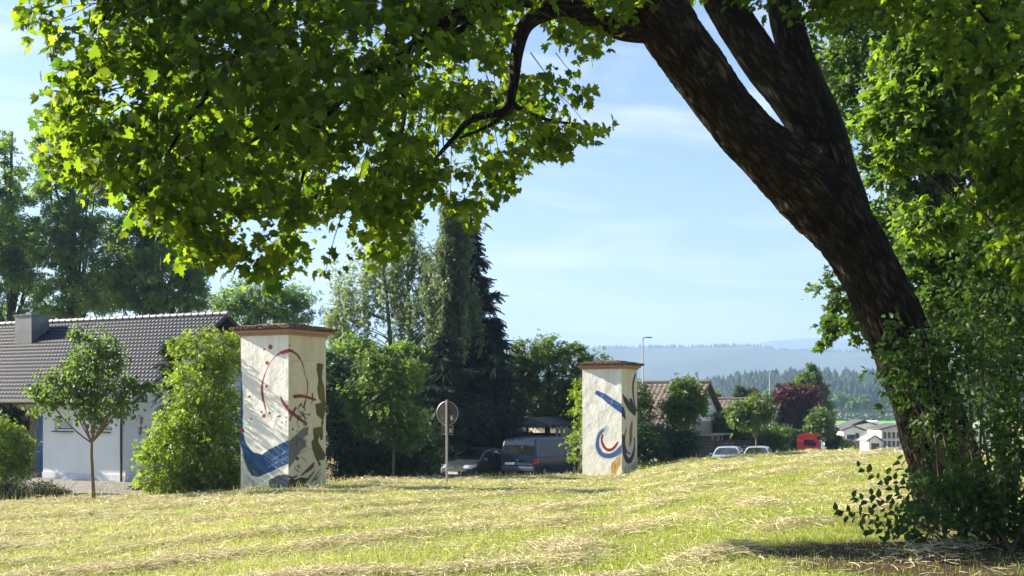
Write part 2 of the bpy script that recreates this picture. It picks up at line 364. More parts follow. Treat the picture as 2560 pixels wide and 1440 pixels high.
def offs(pts, o):
    p = np.array(pts, float); t = nrm(np.gradient(p, axis=0)); return p+np.stack([-t[:, 1], t[:, 0]], 1)*o
strip('pavement', offs(ROAD, 4.3), 1.8, M['asphalt'], .13)
# driveway in front of the white house
dx = np.linspace(-24, -9, 60); dy = np.linspace(28, 46, 60); DX, DY = np.meshgrid(dx, dy)
xx = DX; yy = DY; zz = ground(xx, yy)+.03
I = (np.arange(59)[:, None]*60+np.arange(59)[None]).ravel(); Fq = np.stack([I, I+1, I+61, I+60], 1)
cx = xx.ravel()[Fq].mean(1); cy = yy.ravel()[Fq].mean(1); uu = 1280+F*cx/cy
yc = np.interp(uu, CR[:, 0], CR[:, 2]); keep = (cy > yc+.35)
tag(npmesh('driveway', np.stack([xx, yy, zz], -1).reshape(-1, 3), Fq[keep], M['asphalt'], smooth=True), kind='structure')
# far green field
fx = np.linspace(90, 330, 40); fy = np.linspace(430, 700, 40); FX, FY = np.meshgrid(fx, fy); FZ = ground(FX, FY)+.5
I = (np.arange(39)[:, None]*40+np.arange(39)[None]).ravel()
tag(npmesh('field', np.stack([FX, FY, FZ], -1).reshape(-1, 3), np.stack([I, I+1, I+41, I+40], 1), simple('young_crop', (.12, .30, .035), .9, col2=(.16, .36, .05), nscale=.02)), kind='structure')

# ------------------------------------------------------------------ hills
def hill(name, px0, px1, D, ridge, depth, seed, col):
    pxs = np.linspace(px0, px1, 260); x = (pxs-1280)/F*D; k = 40; t = np.linspace(0, 1, k)
    rr = np.interp(pxs, [r[0] for r in ridge], [r[1] for r in ridge]); zt = EYE+(HOR-rr)/F*D
    Xh = np.repeat(x[None], k, 0); Yh = D-depth*(1-t)[:, None]+0*Xh
    prof = sstep(0, 1, t)[:, None]
    Zh = -15+(zt[None]+15)*prof+(fbm(Xh/260, Yh/260, seed=seed)-.5)*depth*.07*np.sin(t*math.pi)[:, None]
    back = np.stack([x, np.full_like(x, D+depth), np.full_like(x, -20)], -1)
    V = np.concatenate([np.stack([Xh, Yh, Zh], -1).reshape(-1, 3), back]); nx = len(pxs)
    I = (np.arange(k)[:, None]*nx+np.arange(nx-1)[None]).ravel()
    tag(npmesh(name, V, np.stack([I, I+1, I+nx+1, I+nx], 1), col, smooth=True), kind='structure')
    return lambda q: (float(np.interp(q, pxs, zt)), (q-1280)/F*D)
hm = simple('wooded_hillside', (.022, .045, .022), .95, col2=(.045, .075, .035), nscale=.02, detail=10)
h1 = hill('hill', 300, 3400, 3600, [(300, 900), (1000, 885), (1500, 872), (1780, 868), (1870, 866), (1960, 878), (2100, 880), (2300, 882), (3400, 890)], 900, 31, hm)
h2 = hill('far_hill', 1200, 3600, 5900, [(1200, 930), (1600, 905), (1850, 868), (1925, 853), (2000, 848), (2150, 849), (2400, 858), (3600, 880)], 1200, 41, hm)

def cone_forest(name, pos, hts, wid, seg, tiers, mat, seed, **kw):
    r = np.random.default_rng(seed); n = len(pos); Vs = []; Fs = []; b = 0
    for k in range(tiers):
        z0 = .06+.80*k/tiers*1.0; z1 = min(1., z0+(1.25/tiers+.10)); rad = (1-z0*.93)*.5
        a = np.arange(seg)*2*math.pi/seg
        jit = r.uniform(.6, 1.25, (n, seg)); ring = np.stack([np.cos(a)[None]*jit*rad*wid[:, None], np.sin(a)[None]*jit*rad*wid[:, None], (z0+r.uniform(-.03, .03, (n, seg)))*hts[:, None]], -1)+pos[:, None]
        tip = pos+np.stack([r.uniform(-.04, .04, n)*wid, r.uniform(-.04, .04, n)*wid, (z1 if k < tiers-1 else 1.0)*hts], -1)
        V = np.concatenate([ring, tip[:, None]], 1).reshape(-1, 3)
        s = np.arange(seg); f = np.stack([s, (s+1) % seg, np.full(seg, seg)], 1)
        Fs.append((np.arange(n)[:, None, None]*(seg+1)+f[None]+b).reshape(-1, 3)); Vs.append(V); b += len(V)
    Fa = np.concatenate(Fs)
    return tag(npmesh(name, np.concatenate(Vs), Fa, mat, fattr=r.random(len(Fa))), **kw)
q = rng.uniform(1300, 2500, 900); rr_ = np.array([h1(v) for v in q]); dz = rng.uniform(-60, 20, 900)
cone_forest('hill_forest', np.stack([rr_[:, 1], 3600+dz, rr_[:, 0]-10+dz*.03], -1), rng.uniform(11, 24, 900), rng.uniform(9, 17, 900), 6, 2, M['spruce'], 3, kind='stuff', label='hazy line of conifers along the blue hill ridge')
# forest in the middle distance
qn = 1500; qx = rng.uniform(1640, 2620, qn); t_ = rng.random(qn); qY = 820+t_*240
top = np.interp(qx, [1640, 1740, 1760, 1850, 1950, 2050, 2200, 2400, 2620], [965, 948, 935, 922, 914, 912, 912, 905, 900])
h_ = rng.uniform(15, 24, qn); ztop = EYE+(HOR-top)/F*qY-rng.exponential(3.0, qn)-(1-t_)*14
cone_forest('forest', np.stack([(qx-1280)/F*qY, qY, ztop-h_], -1), h_, rng.uniform(9, 16, qn), 10, 5, M['farspruce'], 4, kind='stuff', label='dense hazy spruce forest beyond the village')
bx_ = np.linspace(90, 560, 60); by_ = np.linspace(800, 1100, 12); BX, BY = np.meshgrid(bx_, by_)
BZ = -9+(BY-800)/300*27; I = (np.arange(11)[:, None]*60+np.arange(59)[None]).ravel()
tag(npmesh('forest_slope', np.stack([BX, BY, BZ], -1).reshape(-1, 3), np.stack([I, I+1, I+61, I+60], 1), hm), kind='structure')

# ------------------------------------------------------------------ foliage generators
def T_maple(fold=.10):
    o = [(0, 0), (-.10, .02), (-.34, -.10), (-.30, .06), (-.52, .22), (-.36, .30), (-.44, .52), (-.24, .50), (-.16, .56), (-.17, .78), (-.07, .74), (0, 1.0)]
    pts = o+[(-x, y) for x, y in o[-2:0:-1]]
    V = [(0, .32, 0)]+[(y*0+x, y, -abs(x)*fold*2.2-(y-.32)**2*.30) for x, y in pts]
    n = len(pts); Fc = [(0, 1+i, 1+(i+1) % n) for i in range(n)]
    V = np.array(V)[:, [1, 0, 2]]; return V, np.array(Fc)
def T_maple_lo():
    pts = [(0, 0), (-.40, .0), (-.33, .18), (-.50, .42), (-.2, .50), (0, 1), (.2, .50), (.50, .42), (.33, .18), (.40, .0)]
    V = [(0, .3, 0)]+[(x, y, -abs(x)*.3-(y-.3)**2*.25) for x, y in pts]; n = len(pts)
    return np.array(V)[:, [1, 0, 2]], np.array([(0, 1+i, 1+(i+1) % n) for i in range(n)])
def T_ovate(w=.30):
    L_ = [(0, 0), (.18, w*.72), (.45, w), (.75, w*.62), (1, 0)]
    V = [(x, 0, -.30*(x-.35)**2) for x, _ in L_]+[(L_[i][0], s*L_[i][1], .10-.30*(L_[i][0]-.35)**2) for s in (1, -1) for i in (1, 2, 3)]
    Fc = [(0, 1, 5), (1, 2, 6), (1, 6, 5), (2, 3, 7), (2, 7, 6), (3, 4, 7), (0, 8, 1), (1, 9, 2), (1, 8, 9), (2, 10, 3), (2, 9, 10), (3, 10, 4)]
    return np.array(V, float), np.array(Fc)
def T_dia(w=.36):
    return np.array([(0, 0, 0), (.45, w, .12), (1, 0, -.08), (.45, -w, .12)], float), np.array([(0, 2, 1), (0, 3, 2)])
def T_spray(k=5, w=.42, seed=1, ll=.42):
    """a twig of several small leaves"""
    r = np.random.default_rng(seed); V = []; Fc = []
    for i in range(k):
        s = 1 if i % 2 else -1; b = np.array([i/k*.8, 0, -.15*(i/k)**2]); a = math.radians(r.uniform(25, 70))*s
        if i == k-1: a *= .15
        d = np.array([math.cos(a), math.sin(a), r.uniform(-.35, .1)]); p = np.array([-d[1], d[0], r.uniform(-.3, .3)]); q = len(V)
        V += [b, b+d*ll*.45+p*ll*w, b+d*ll, b+d*ll*.45-p*ll*w]; Fc += [(q, q+2, q+1), (q, q+3, q+2)]
    return np.array(V, float), np.array(Fc)
def T_fir(seed=2):
    r = np.random.default_rng(seed); V = []; Fc = []
    for i in range(7):
        x = i/7.; l_ = .34*(1-x*.7)
        for s in (1, -1):
            q = len(V); a = math.radians(55+r.uniform(-8, 8))
            V += [(x, 0, -.2*x*x), (x+.15, 0, -.2*x*x), (x+l_*math.cos(a)+.1, s*l_*math.sin(a), -.12-.2*x*x)]; Fc += [(q, q+1, q+2)]
    return np.array(V, float), np.array(Fc)
TM, TML, TO, TD, TS, TF = T_maple(), T_maple_lo(), T_ovate(), T_dia(), T_spray(), T_fir()
def scat(T, pos, tan, nor, sc, zs=None):
    tv, tf = T; tan = nrm(tan); nor = nrm(nor-tan*(nor*tan).sum(-1, keepdims=True)); bi = np.cross(nor, tan); sc = np.broadcast_to(np.asarray(sc, float), (len(pos),))[:, None, None]
    V = pos[:, None]+sc*(tv[None, :, 0:1]*tan[:, None]+tv[None, :, 1:2]*bi[:, None]+tv[None, :, 2:3]*(1 if zs is None else zs[:, None, None])*nor[:, None])
    Fa = (np.arange(len(pos))[:, None, None]*len(tv)+tf[None]).reshape(-1, 3)
    return V.reshape(-1, 3), Fa
def leaves(name, T, pos, out, size, mat, r, parent=None, up=.55, rand=.7, droop=.5, sv=.3, world=True, curl=None):
    n = len(pos); nor = nrm(out*.5+np.array([0, 0, up])+r.normal(0, rand, (n, 3)))
    tan = out*.6+np.array([0, 0, -droop])+r.normal(0, .6, (n, 3)); tan = tan-nor*(tan*nor).sum(-1, keepdims=True)
    V, Fa = scat(T, pos, tan, nor, size*r.uniform(1-sv, 1+sv, n), r.uniform(*curl, n) if curl else None)
    ra = np.repeat(np.clip(r.normal(.45, .27, n), 0, 1), len(T[1]))
    return npmesh(name, V, Fa, mat, parent, world, fattr=ra)
def crown_pts(blobs, n, r, per=26, sig=.13, hollow=.35, flat=.75):
    C = np.array([b[0] for b in blobs]); R = np.array([b[1] for b in blobs]); w = (R.prod(1))**(2/3); w /= w.sum()
    nc = max(4, n//per); bi = r.choice(len(C), nc, p=w); d = nrm(r.normal(0, 1, (nc, 3)))
    f = 1-np.abs(r.normal(0, hollow, nc)); f = np.clip(f, .15, 1)*r.uniform(.86, 1.10, nc)
    cc = C[bi]+d*R[bi]*f[:, None]; ci = r.integers(0, nc, n)
    s = (R[bi].mean(1)*sig*r.uniform(.6, 1.5, nc))[ci][:, None]
    off = r.normal(0, 1, (n, 3))*s*np.array([1, 1, flat]); off += nrm(d)[ci]*np.abs(r.normal(0, .5, (n, 1)))*s
    return cc[ci]+off, d[ci], cc
def limbs(mb, base, top, rad, targets, r, seg=7):
    """trunk and limbs to the given points"""
    base = np.array(base, float); top = np.array(top, float); k = 14; t = np.linspace(0, 1, k)
    wob = np.stack([fbm(t*3, t*0+r.random()*50, seed=1)-.5, fbm(t*3, t*0+r.random()*50, seed=2)-.5, 0*t], -1)*np.linalg.norm(top-base)*.06*np.sin(t*math.pi)[:, None]
    P_ = base+(top-base)*t[:, None]+wob; rr = rad*(1-t*.80); rr[0] *= 1.25
    mb.tube(P_, rr, seg+3)
    for tg in targets:
        tg = np.array(tg, float); h = np.clip((tg[2]-base[2])/(top[2]-base[2]+1e-6)*.75-r.uniform(.1, .25), .46, .92); i = int(h*(k-1)); s = P_[i]
        m_ = (s+tg)/2+np.array([0, 0, -.06*np.linalg.norm(tg-s)])+r.normal(0, .04, 3)*np.linalg.norm(tg-s); q = np.linspace(0, 1, 7)[:, None]
        c = s*(1-q)**2+2*m_*q*(1-q)+tg*q*q; mb.tube(c, np.linspace(rr[i]*.55, rad*.06+.005, 7), seg)
def barkify(o):
    me = o.data; n = len(me.vertices); co = np.empty(n*3, np.float32); me.vertices.foreach_get('co', co)
    a = me.attributes.new('bark', 'FLOAT_VECTOR', 'POINT'); a.data.foreach_set('vector', co); return o
def tree(name, label, cat, group, px, Y, row_top, blobs, n, size, leaf, r=None, bark='bark_small', rad=.2, T=None, per=26, sig=.13, hollow=.35, depth=1.0, trunk_top=None, base_row=None, nl=14, up=.55, droop=.5, flat=.75, crown='crown', seed=0):
    """blobs: (px, row, rx_px, rz_px[, dY]) ellipsoids of the crown at distance Y"""
    r = np.random.default_rng(seed+int(px)+int(Y)*7); s = Y/F; b3 = []
    for b in blobs:
        dY = b[4] if len(b) > 4 else 0
        b3.append((P(b[0], b[1], Y+dY), np.array([b[2]*s, (b[2]+b[3])/2*s*depth, b[3]*s])))
    x = (px-1280)/F*Y; z0 = G(x, Y)-.1 if base_row is None else EYE+(HOR-base_row)*s
    e = empty(name, (x, Y, z0), label, cat, group)
    pos, out, cc = crown_pts(b3, n, r, per, sig, hollow, flat)
    tt = P(px if trunk_top is None else trunk_top[0], row_top if trunk_top is None else trunk_top[1], Y)
    mb = MB(); idx = r.choice(len(cc), min(nl, len(cc)), replace=False); limbs(mb, (x, Y, z0), tt, rad, cc[idx], r)
    barkify(mb.build('trunk', M[bark], e, smooth=True))
    leaves(crown, T or TS, pos, out, size, M[leaf], r, e, up=up, droop=droop)
    return e
def bush(name, label, cat, group, px, Y, blobs, n, size, leaf, T=None, stems=8, per=22, sig=.16, hollow=.4, depth=1.0, seed=0, up=.45, droop=.3, dx=0):
    r = np.random.default_rng(seed+int(px)*3+int(Y)); s = Y/F; b3 = []
    for b in blobs:
        dY = b[4] if len(b) > 4 else 0
        b3.append((P(b[0], b[1], Y+dY), np.array([b[2]*s, (b[2]+b[3])/2*s*depth, b[3]*s])))
    x = (px-1280)/F*Y; z0 = G(x, Y); e = empty(name, (x, Y, z0), label, cat, group)
    pos, out, cc = crown_pts(b3, n, r, per, sig, hollow); gz = ground(pos[:, 0], pos[:, 1])
    kp = pos[:, 2] > gz+.03; pos = pos[kp]; out = out[kp]
    mb = MB()
    for i in r.choice(len(cc), min(stems, len(cc)), replace=False):
        tg = cc[i]; bs = np.array([x+r.normal(0, .15), Y+r.normal(0, .15), z0-.05]); q = np.linspace(0, 1, 6)[:, None]; md = np.array([(bs[0]+tg[0])/2, (bs[1]+tg[1])/2, bs[2]+(tg[2]-bs[2])*.65])
        mb.tube(bs*(1-q)**2+2*md*q*(1-q)+tg*q*q, np.linspace(.028, .006, 6), 5)
    mb.build('stem', M['twig'], e, smooth=True)
    leaves('foliage', T or TS, pos, out, size, M[leaf], r, e, up=up, droop=droop)
    return e
def spruce(name, label, cat, group, px, Y, row_top, half_px, n, leaf='spruce', size=.55, rad=.22, skirt=.06, seed=0):
    r = np.random.default_rng(seed+int(px)); s = Y/F; x = (px-1280)/F*Y; z0 = G(x, Y)-.1; top = P(px, row_top, Y)[2]; H = top-z0; R0 = half_px*s
    e = empty(name, (x, Y, z0), label, cat, group)
    mb = MB(); mb.tube([(x, Y, z0), (x+.05, Y, z0+H*.5), (x, Y, top)], [rad, rad*.6, .015], 9); barkify(mb.build('trunk', M['bark_small'], e, smooth=True))
    nb = max(60, n//75); h = r.random(nb)**1.25*(1-skirt)+skirt; h = np.r_[h, np.linspace(.9, .995, 12)]; nb = len(h); az = r.uniform(0, 2*math.pi, nb)
    ln = R0*(1-h)**.85*r.uniform(.45, 1.25, nb)+.08; bi = r.choice(nb, n, p=(ln/ln.sum())); t = r.random(n)**.55
    d = np.stack([np.cos(az[bi]), np.sin(az[bi]), np.zeros(n)], -1); side = np.stack([-np.sin(az[bi]), np.cos(az[bi]), np.zeros(n)], -1)
    L_ = ln[bi]; pos = np.array([x, Y, z0])+d*(L_*t)[:, None]+side*(r.normal(0, .12, n)*L_*(1-t*.6))[:, None]
    pos[:, 2] += h[bi]*H-L_*(.30*t-.22*t*t*1.2)-np.abs(r.normal(0, .13, n))
    leaves('crown', TF, pos, d, size, M[leaf], r, e, up=1.0, rand=.35, droop=.35, sv=.35)
    return e

# ------------------------------------------------------------------ the old maple
def cr_path(pts, k):
    p = np.array(pts, float); p = np.vstack([2*p[0]-p[1], p, 2*p[-1]-p[-2]]); out = []
    for i in range(1, len(p)-2):
        t = np.linspace(0, 1, k, endpoint=False)[:, None]
        out.append(.5*((2*p[i])+(-p[i-1]+p[i+1])*t+(2*p[i-1]-5*p[i]+4*p[i+1]-p[i+2])*t*t+(-p[i-1]+3*p[i]-3*p[i+1]+p[i+2])*t**3))
    out.append(p[-2:-1]); return np.vstack(out)
def bark_limb(spec, seg, amp, seed, step=.03):
    """spec: (px, row, Y, width_px). A limb with furrowed bark."""
    c = np.array([P(a, b, y) for a, b, y, w in spec]); rd = np.array([w/2*y/F for a, b, y, w in spec])
    q = cr_path(np.c_[c, rd], 12); d = np.r_[0, np.cumsum(np.linalg.norm(np.diff(q[:, :3], axis=0), axis=1))]
    n = max(8, int(d[-1]/step)); s = np.linspace(0, d[-1], n); C = np.stack([np.interp(s, d, q[:, i]) for i in range(3)], 1); R = np.interp(s, d, q[:, 3])
    T = nrm(np.gradient(C, axis=0)); u = np.array([0, -1., 0]); V = []; B = []
    a = np.arange(seg)*2*math.pi/seg
    for i in range(n):
        u = u-T[i]*np.dot(u, T[i]); u /= np.linalg.norm(u); w = np.cross(T[i], u)
        ca, sa = np.cos(a), np.sin(a); r0 = R[i]
        big = (fbm(ca*1.3, sa*1.3, s[i]*1.1+0*a, seed=seed, o=3)-.5)*r0*.26
        f = fbm(ca*r0*15, sa*r0*15, s[i]*2.6+0*a, seed=seed+9, o=4); rid = 1-np.abs(f-.5)*6
        dr = big+(rid-.3)*amp*min(1, r0/.35)
        V.append(C[i]+(r0+dr)[:, None]*(ca[:, None]*u+sa[:, None]*w)); B.append(np.stack([ca*r0, sa*r0, s[i]+0*a], -1))
    V = np.vstack(V); B = np.vstack(B); I = (np.arange(n-1)[:, None]*seg+np.arange(seg)[None]).ravel(); J = (np.arange(n-1)[:, None]*seg+((np.arange(seg)+1) % seg)[None]).ravel()
    return V, np.stack([I, J, J+seg, I+seg], 1), B
def join(parts):
    Vs, Fs, Bs = [], [], []; b = 0
    for V, Fq, B in parts: Vs.append(V); Fs.append(Fq+b); Bs.append(B); b += len(V)
    return np.vstack(Vs), np.vstack(Fs), np.vstack(Bs)
TB = P(2400, 1275, 15)
maple = empty('maple_tree', (TB[0], 15, G(TB[0], 15)), 'old leaning maple with dark furrowed forked trunk arching over the meadow', 'tree')
trunk = join([
 bark_limb([(2440, 1400, 15, 300), (2412, 1330, 15, 230), (2388, 1260, 15, 188), (2352, 1130, 15, 164), (2312, 1000, 15, 152), (2254, 850, 15, 148), (2184, 700, 15, 144), (2126, 600, 15, 148), (2058, 508, 15, 170), (1964, 422, 14.9, 160),
   (1864, 333, 14.7, 132), (1764, 200, 14.4, 132), (1694, 102, 14.1, 130), (1630, 10, 13.8, 134), (1560, -70, 13.5, 130), (1440, -180, 13, 110), (1300, -330, 12.6, 70), (1150, -500, 12.2, 30)], 110, .034, 3),
 bark_limb([(2160, 640, 15.05, 90), (2112, 520, 15.1, 120), (2078, 420, 15.2, 118), (2042, 310, 15.3, 118), (2008, 200, 15.4, 96), (1982, 110, 15.5, 82), (1955, 0, 15.7, 74), (1940, -200, 16, 60), (1960, -500, 16.5, 30)], 56, .014, 5),
 bark_limb([(2058, 370, 15.2, 90), (1998, 275, 15.15, 100), (1924, 180, 15.1, 96), (1860, 85, 15.0, 92), (1806, 0, 14.9, 90), (1765, -75, 14.8, 86), (1700, -220, 14.7, 70), (1650, -480, 14.6, 30)], 56, .014, 8)])
npmesh('trunk', trunk[0], trunk[1], M['bark'], maple, smooth=True, pattr=trunk[2])
br = [
 bark_limb([(1660, 70, 13.9, 60), (1590, 75, 13.8, 62), (1510, 62, 13.5, 48), (1440, 22, 13.2, 42), (1370, 32, 12.9, 40), (1315, 62, 12.6, 40), (1292, 130, 12.5, 34), (1282, 215, 12.4, 27), (1262, 275, 12.3, 22), (1180, 298, 12.2, 18), (1135, 345, 12.1, 14), (1085, 400, 12, 8)], 22, .006, 21, .05),
 bark_limb([(1275, 255, 12.3, 18), (1300, 272, 12.35, 14), (1370, 300, 12.4, 9), (1440, 310, 12.5, 5)], 10, .003, 22, .06),
 bark_limb([(1290, 260, 12.3, 15), (1230, 310, 12.2, 10), (1150, 345, 12.1, 6)], 10, .003, 23, .06),
 bark_limb([(1480, 45, 13.3, 46), (1400, 8, 13, 52), (1300, -8, 12.6, 52), (1200, 10, 12.2, 46), (1110, 62, 11.9, 38), (1030, 118, 11.6, 30), (930, 180, 11.3, 27), (850, 238, 11, 25), (800, 270, 10.9, 18), (690, 320, 10.7, 12), (600, 370, 10.5, 7)], 20, .005, 24, .05),
 bark_limb([(1210, 20, 12.2, 22), (1160, 70, 12, 18), (1080, 110, 11.9, 11), (1000, 190, 11.6, 8)], 10, .003, 25, .06),
 bark_limb([(1420, -150, 13, 60), (1100, -190, 12, 46), (800, -90, 11.3, 36), (640, 70, 10.9, 27), (570, 170, 10.7, 18), (470, 300, 10.5, 10), (400, 420, 10.4, 5)], 16, .004, 26, .06),
 bark_limb([(870, 230, 11, 16), (790, 330, 10.9, 12), (760, 430, 10.9, 8), (730, 560, 10.9, 5)], 10, .003, 27, .06),
 bark_limb([(1100, -190, 12, 30), (700, -230, 11, 22), (400, -100, 10.6, 14), (250, 60, 10.4, 8)], 10, .003, 28, .06),
 bark_limb([(1000, 150, 11.5, 14), (1010, 300, 11.4, 10), (960, 450, 11.3, 6), (930, 560, 11.3, 4)], 10, .003, 29, .06),
 bark_limb([(1955, -200, 16, 40), (2150, -250, 15, 34), (2350, -100, 14, 24), (2480, 60, 13.4, 14)], 12, .004, 30, .06)]
for b_ in br: npmesh('limb', b_[0], b_[1], M['bark'], maple, smooth=True, pattr=b_[2])

def inpoly(x, y, poly):
    c = np.zeros(x.shape, bool); n = len(poly)
    for i in range(n):
        x1, y1 = poly[i]; x2, y2 = poly[(i+1) % n]
        if y1 == y2: continue
        t = ((y1 > y) != (y2 > y)) & (x < (x2-x1)*(y-y1)/(y2-y1)+x1); c ^= t
    return c
def polydist(x, y, poly):
    d = np.full(x.shape, 1e9); n = len(poly)
    for i in range(n):
        a = np.array(poly[i], float); b = np.array(poly[(i+1) % n], float); ab = b-a
        t = np.clip(((x-a[0])*ab[0]+(y-a[1])*ab[1])/(ab@ab+1e-9), 0, 1); d = np.minimum(d, np.hypot(x-a[0]-t*ab[0], y-a[1]-t*ab[1]))
    return d
# overhanging part of the crown: sprays of leaves fill a lens of air whose edge is drawn by this outline (pixels at ~11 m)
OUT = [(80, -160), (75, 50), (110, 90), (170, 150), (175, 210), (110, 250), (160, 310), (170, 385), (260, 420), (310, 520), (340, 565), (420, 590), (470, 640), (560, 668), (620, 672), (690, 710), (740, 755), (790, 722),
       (870, 705), (900, 655), (970, 635), (1000, 565), (1080, 500), (1150, 525), (1190, 550), (1245, 490), (1285, 430), (1310, 385), (1400, 380), (1450, 365), (1525, 335), (1490, 280), (1455, 225), (1410, 190), (1500, 130), (1520, 70), (1600, 30), (1640, -160)]
HOLES = [(1330, 130, 62, 34), (1420, 150, 30, 25), (1235, 345, 40, 22), (1340, 60, 30, 20), (560, 470, 40, 16), (650, 560, 45, 20), (880, 420, 30, 16), (1120, 180, 40, 18), (450, 330, 26, 12), (300, 215, 22, 12)]
r = np.random.default_rng(11)
def lens_pts(nc, per, sig, r, poly=OUT):
    x = r.uniform(50, 1650, nc*4); y = r.uniform(-160, 760, nc*4); k = inpoly(x, y, poly)
    dn = fbm(x/95, y/95, seed=77); k &= (dn > np.interp(x, [150, 800, 1100], [.40, .36, .31])+.12*r.random(len(x)))
    for hx, hy, ha, hb in HOLES: k &= ~((((x-hx)/(ha+22))**2+((y-hy)/(hb+22))**2) < 1)
    x, y = x[k][:nc], y[k][:nc]; dist = np.minimum(polydist(x, y, poly), 260)
    Yc = np.interp(x, [60, 600, 1100, 1500, 1650], [10.3, 10.8, 11.8, 12.8, 13.4]); th = .25+np.interp(x, [200, 900], [.9, 1.5])*np.sqrt(dist/260)
    Yy = Yc+r.uniform(-1, 1, len(x))*th
    hk = np.array([(1500, 60), (1440, 22), (1370, 32), (1315, 62), (1292, 130), (1282, 215), (1262, 275), (1180, 298), (1135, 345)], float); dh = np.full(len(x), 1e9)
    for i in range(len(hk)-1):
        ab = hk[i+1]-hk[i]; t = np.clip(((x-hk[i, 0])*ab[0]+(y-hk[i, 1])*ab[1])/(ab@ab), 0, 1); dh = np.minimum(dh, np.hypot(x-hk[i, 0]-t*ab[0], y-hk[i, 1]-t*ab[1]))
    Yy = np.where(dh < 48, 13.3+np.abs(Yy-Yc), Yy)
    c = np.stack([(x-1280)/F*Yy, Yy, EYE+(HOR-y)/F*Yy], -1); ci = np.repeat(np.arange(len(c)), per)
    pos = c[ci]+r.normal(0, 1, (len(ci), 3))*sig*np.array([1, 1, .7])
    ctr = P(900, 0, 11.5); out = nrm(c-ctr)[ci]; return pos, out
pos, out = lens_pts(2050, 8, .085, r)
# upper crown above frame, plus hidden leaf clumps added to shade trunk and verge
ub = [(P(900, -500, 12.5), (3.2, 2.6, 1.5)), (P(1500, -620, 14), (3.2, 3, 1.8)), (P(300, -330, 11.5), (2.0, 2.0, 1.1)), (P(2000, -560, 15.5), (2.8, 2.6, 1.7)), (P(2480, -380, 15), (2.4, 2.6, 1.6)), (P(1300, -1100, 14), (3.4, 3, 2)), ((-2.4, 18.4, 7.3), (2.0, 1.8, 1.9)), ((-3.8, 18.0, 5.4), (1.3, 1.6, 1.2)), ((-.6, 18, 9.5), (2.4, 1.8, 1.8)), ((-4.5, 17, 8.5), (2, 2, 1.8)), ((-1.9, 16.4, 5.8), (2.2, 1.3, 1.2)), ((-1.3, 14.2, 5.2), (1.0, 1.1, .8)), ((0, 17, 9.3), (2.6, 1.8, 1.4)), ((2.8, 17, 10), (2.4, 1.8, 1.8))]
p2, o2, _ = crown_pts([(a, np.array(b)) for a, b in ub], 24000, r, 14, .08, .3)
p5, o5, _ = crown_pts([(np.array(a), np.array(b)) for a, b in [((-5.0, 15.4, 5.0), (.9, .9, .65)), ((-3.8, 15.4, 5.2), (1.1, 1.0, .75)), ((-4.4, 15.0, 4.7), (.8, .8, .5)), ((-5.9, 15.6, 5.1), (.7, .8, .5)), ((.3, 16.4, 9.0), (2.3, 1.2, .9)), ((2.7, 15.8, 8.4), (1.6, 1.0, .6))]], 12000, r, 14, .16, .5)  # unseen dense clumps added to throw shade on the lower right and boughs
# drooping boughs on the right, in front of the sunlit trees
rb = [(P(2080, 10, 14.6), (.55, .8, .22)), (P(2250, -10, 14), (.6, .8, .32)), (P(2420, 60, 13.4), (.6, .8, .50)), (P(2530, 330, 13), (.45, .8, .85)), (P(2580, 620, 12.8), (.40, .7, .6)), (P(2700, 300, 12.8), (.8, .8, 1.4)), (P(2500, 180, 13.6), (.5, .6, .6)), (P(2520, 480, 13.2), (.35, .6, .5))]
p3, o3, _ = crown_pts([(a, np.array(b)) for a, b in rb], 4600, r, 9, .14, .45)
p4, o4, _ = crown_pts([(P(1880, 5, 14.5), np.array((.35, .4, .12))), (P(1720, -30, 14), np.array((.4, .4, .12)))], 110, r, 6, .2, .45)
pos = np.vstack([pos, p2, p3, p4, p5]); out = np.vstack([out, o2, o3, o4, o5])
leaves('crown', TM, pos, out, .110, M['maple'], r, maple, up=.45, rand=.6, droop=.75, sv=.38, curl=(-.6, 3.2))
mb = MB(); k = r.choice(9000, 420, replace=False)       # fine twigs through the overhanging leaves
for i in k[:420]:
    a = pos[i]; b = a+nrm(P(1150, -120, 12)-a)*r.uniform(.35, .9)+r.normal(0, .08, 3); mb.tube([a, (a+b)/2+np.array([0, 0, .04]), b], [.0025, .004, .007], 4, False)
tag(mb.build('twig', M['twig'], maple, smooth=True), kind='stuff')

# ------------------------------------------------------------------ trees and undergrowth on the right
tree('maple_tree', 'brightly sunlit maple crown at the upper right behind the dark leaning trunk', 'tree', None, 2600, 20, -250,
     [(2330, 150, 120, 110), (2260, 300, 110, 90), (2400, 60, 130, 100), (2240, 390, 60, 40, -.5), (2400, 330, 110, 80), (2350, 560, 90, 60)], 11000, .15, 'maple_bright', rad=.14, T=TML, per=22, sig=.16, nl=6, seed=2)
tree('maple_tree', 'large green maple whose round crown edge hangs over the valley view beside the trunk', 'tree', None, 2330, 30, -300,
     [(2110, 760, 75, 95), (2080, 830, 55, 50), (2200, 640, 110, 110), (2120, 660, 60, 60), (2160, 230, 130, 160), (2100, 100, 110, 110), (2230, 430, 110, 110), (2350, 760, 130, 100), (2320, 580, 120, 110), (2450, 420, 160, 160), (2420, 80, 200, 160), (2500, 700, 160, 130), (2250, -60, 200, 120), (2600, 200, 150, 250)],
     38000, .155, 'maple_far', rad=.35, T=TML, per=34, sig=.12, nl=22, seed=3, depth=.9)
tree('maple_tree', 'mid green leafy tree filling the gap low between trunk and right edge', 'tree', None, 2500, 23, 420,
     [(2450, 640, 120, 100), (2310, 600, 70, 70), (2390, 760, 110, 70), (2520, 500, 100, 90), (2330, 720, 80, 60), (2540, 780, 90, 80)], 12000, .13, 'maple_far', rad=.12, T=TML, per=26, nl=6, seed=9)
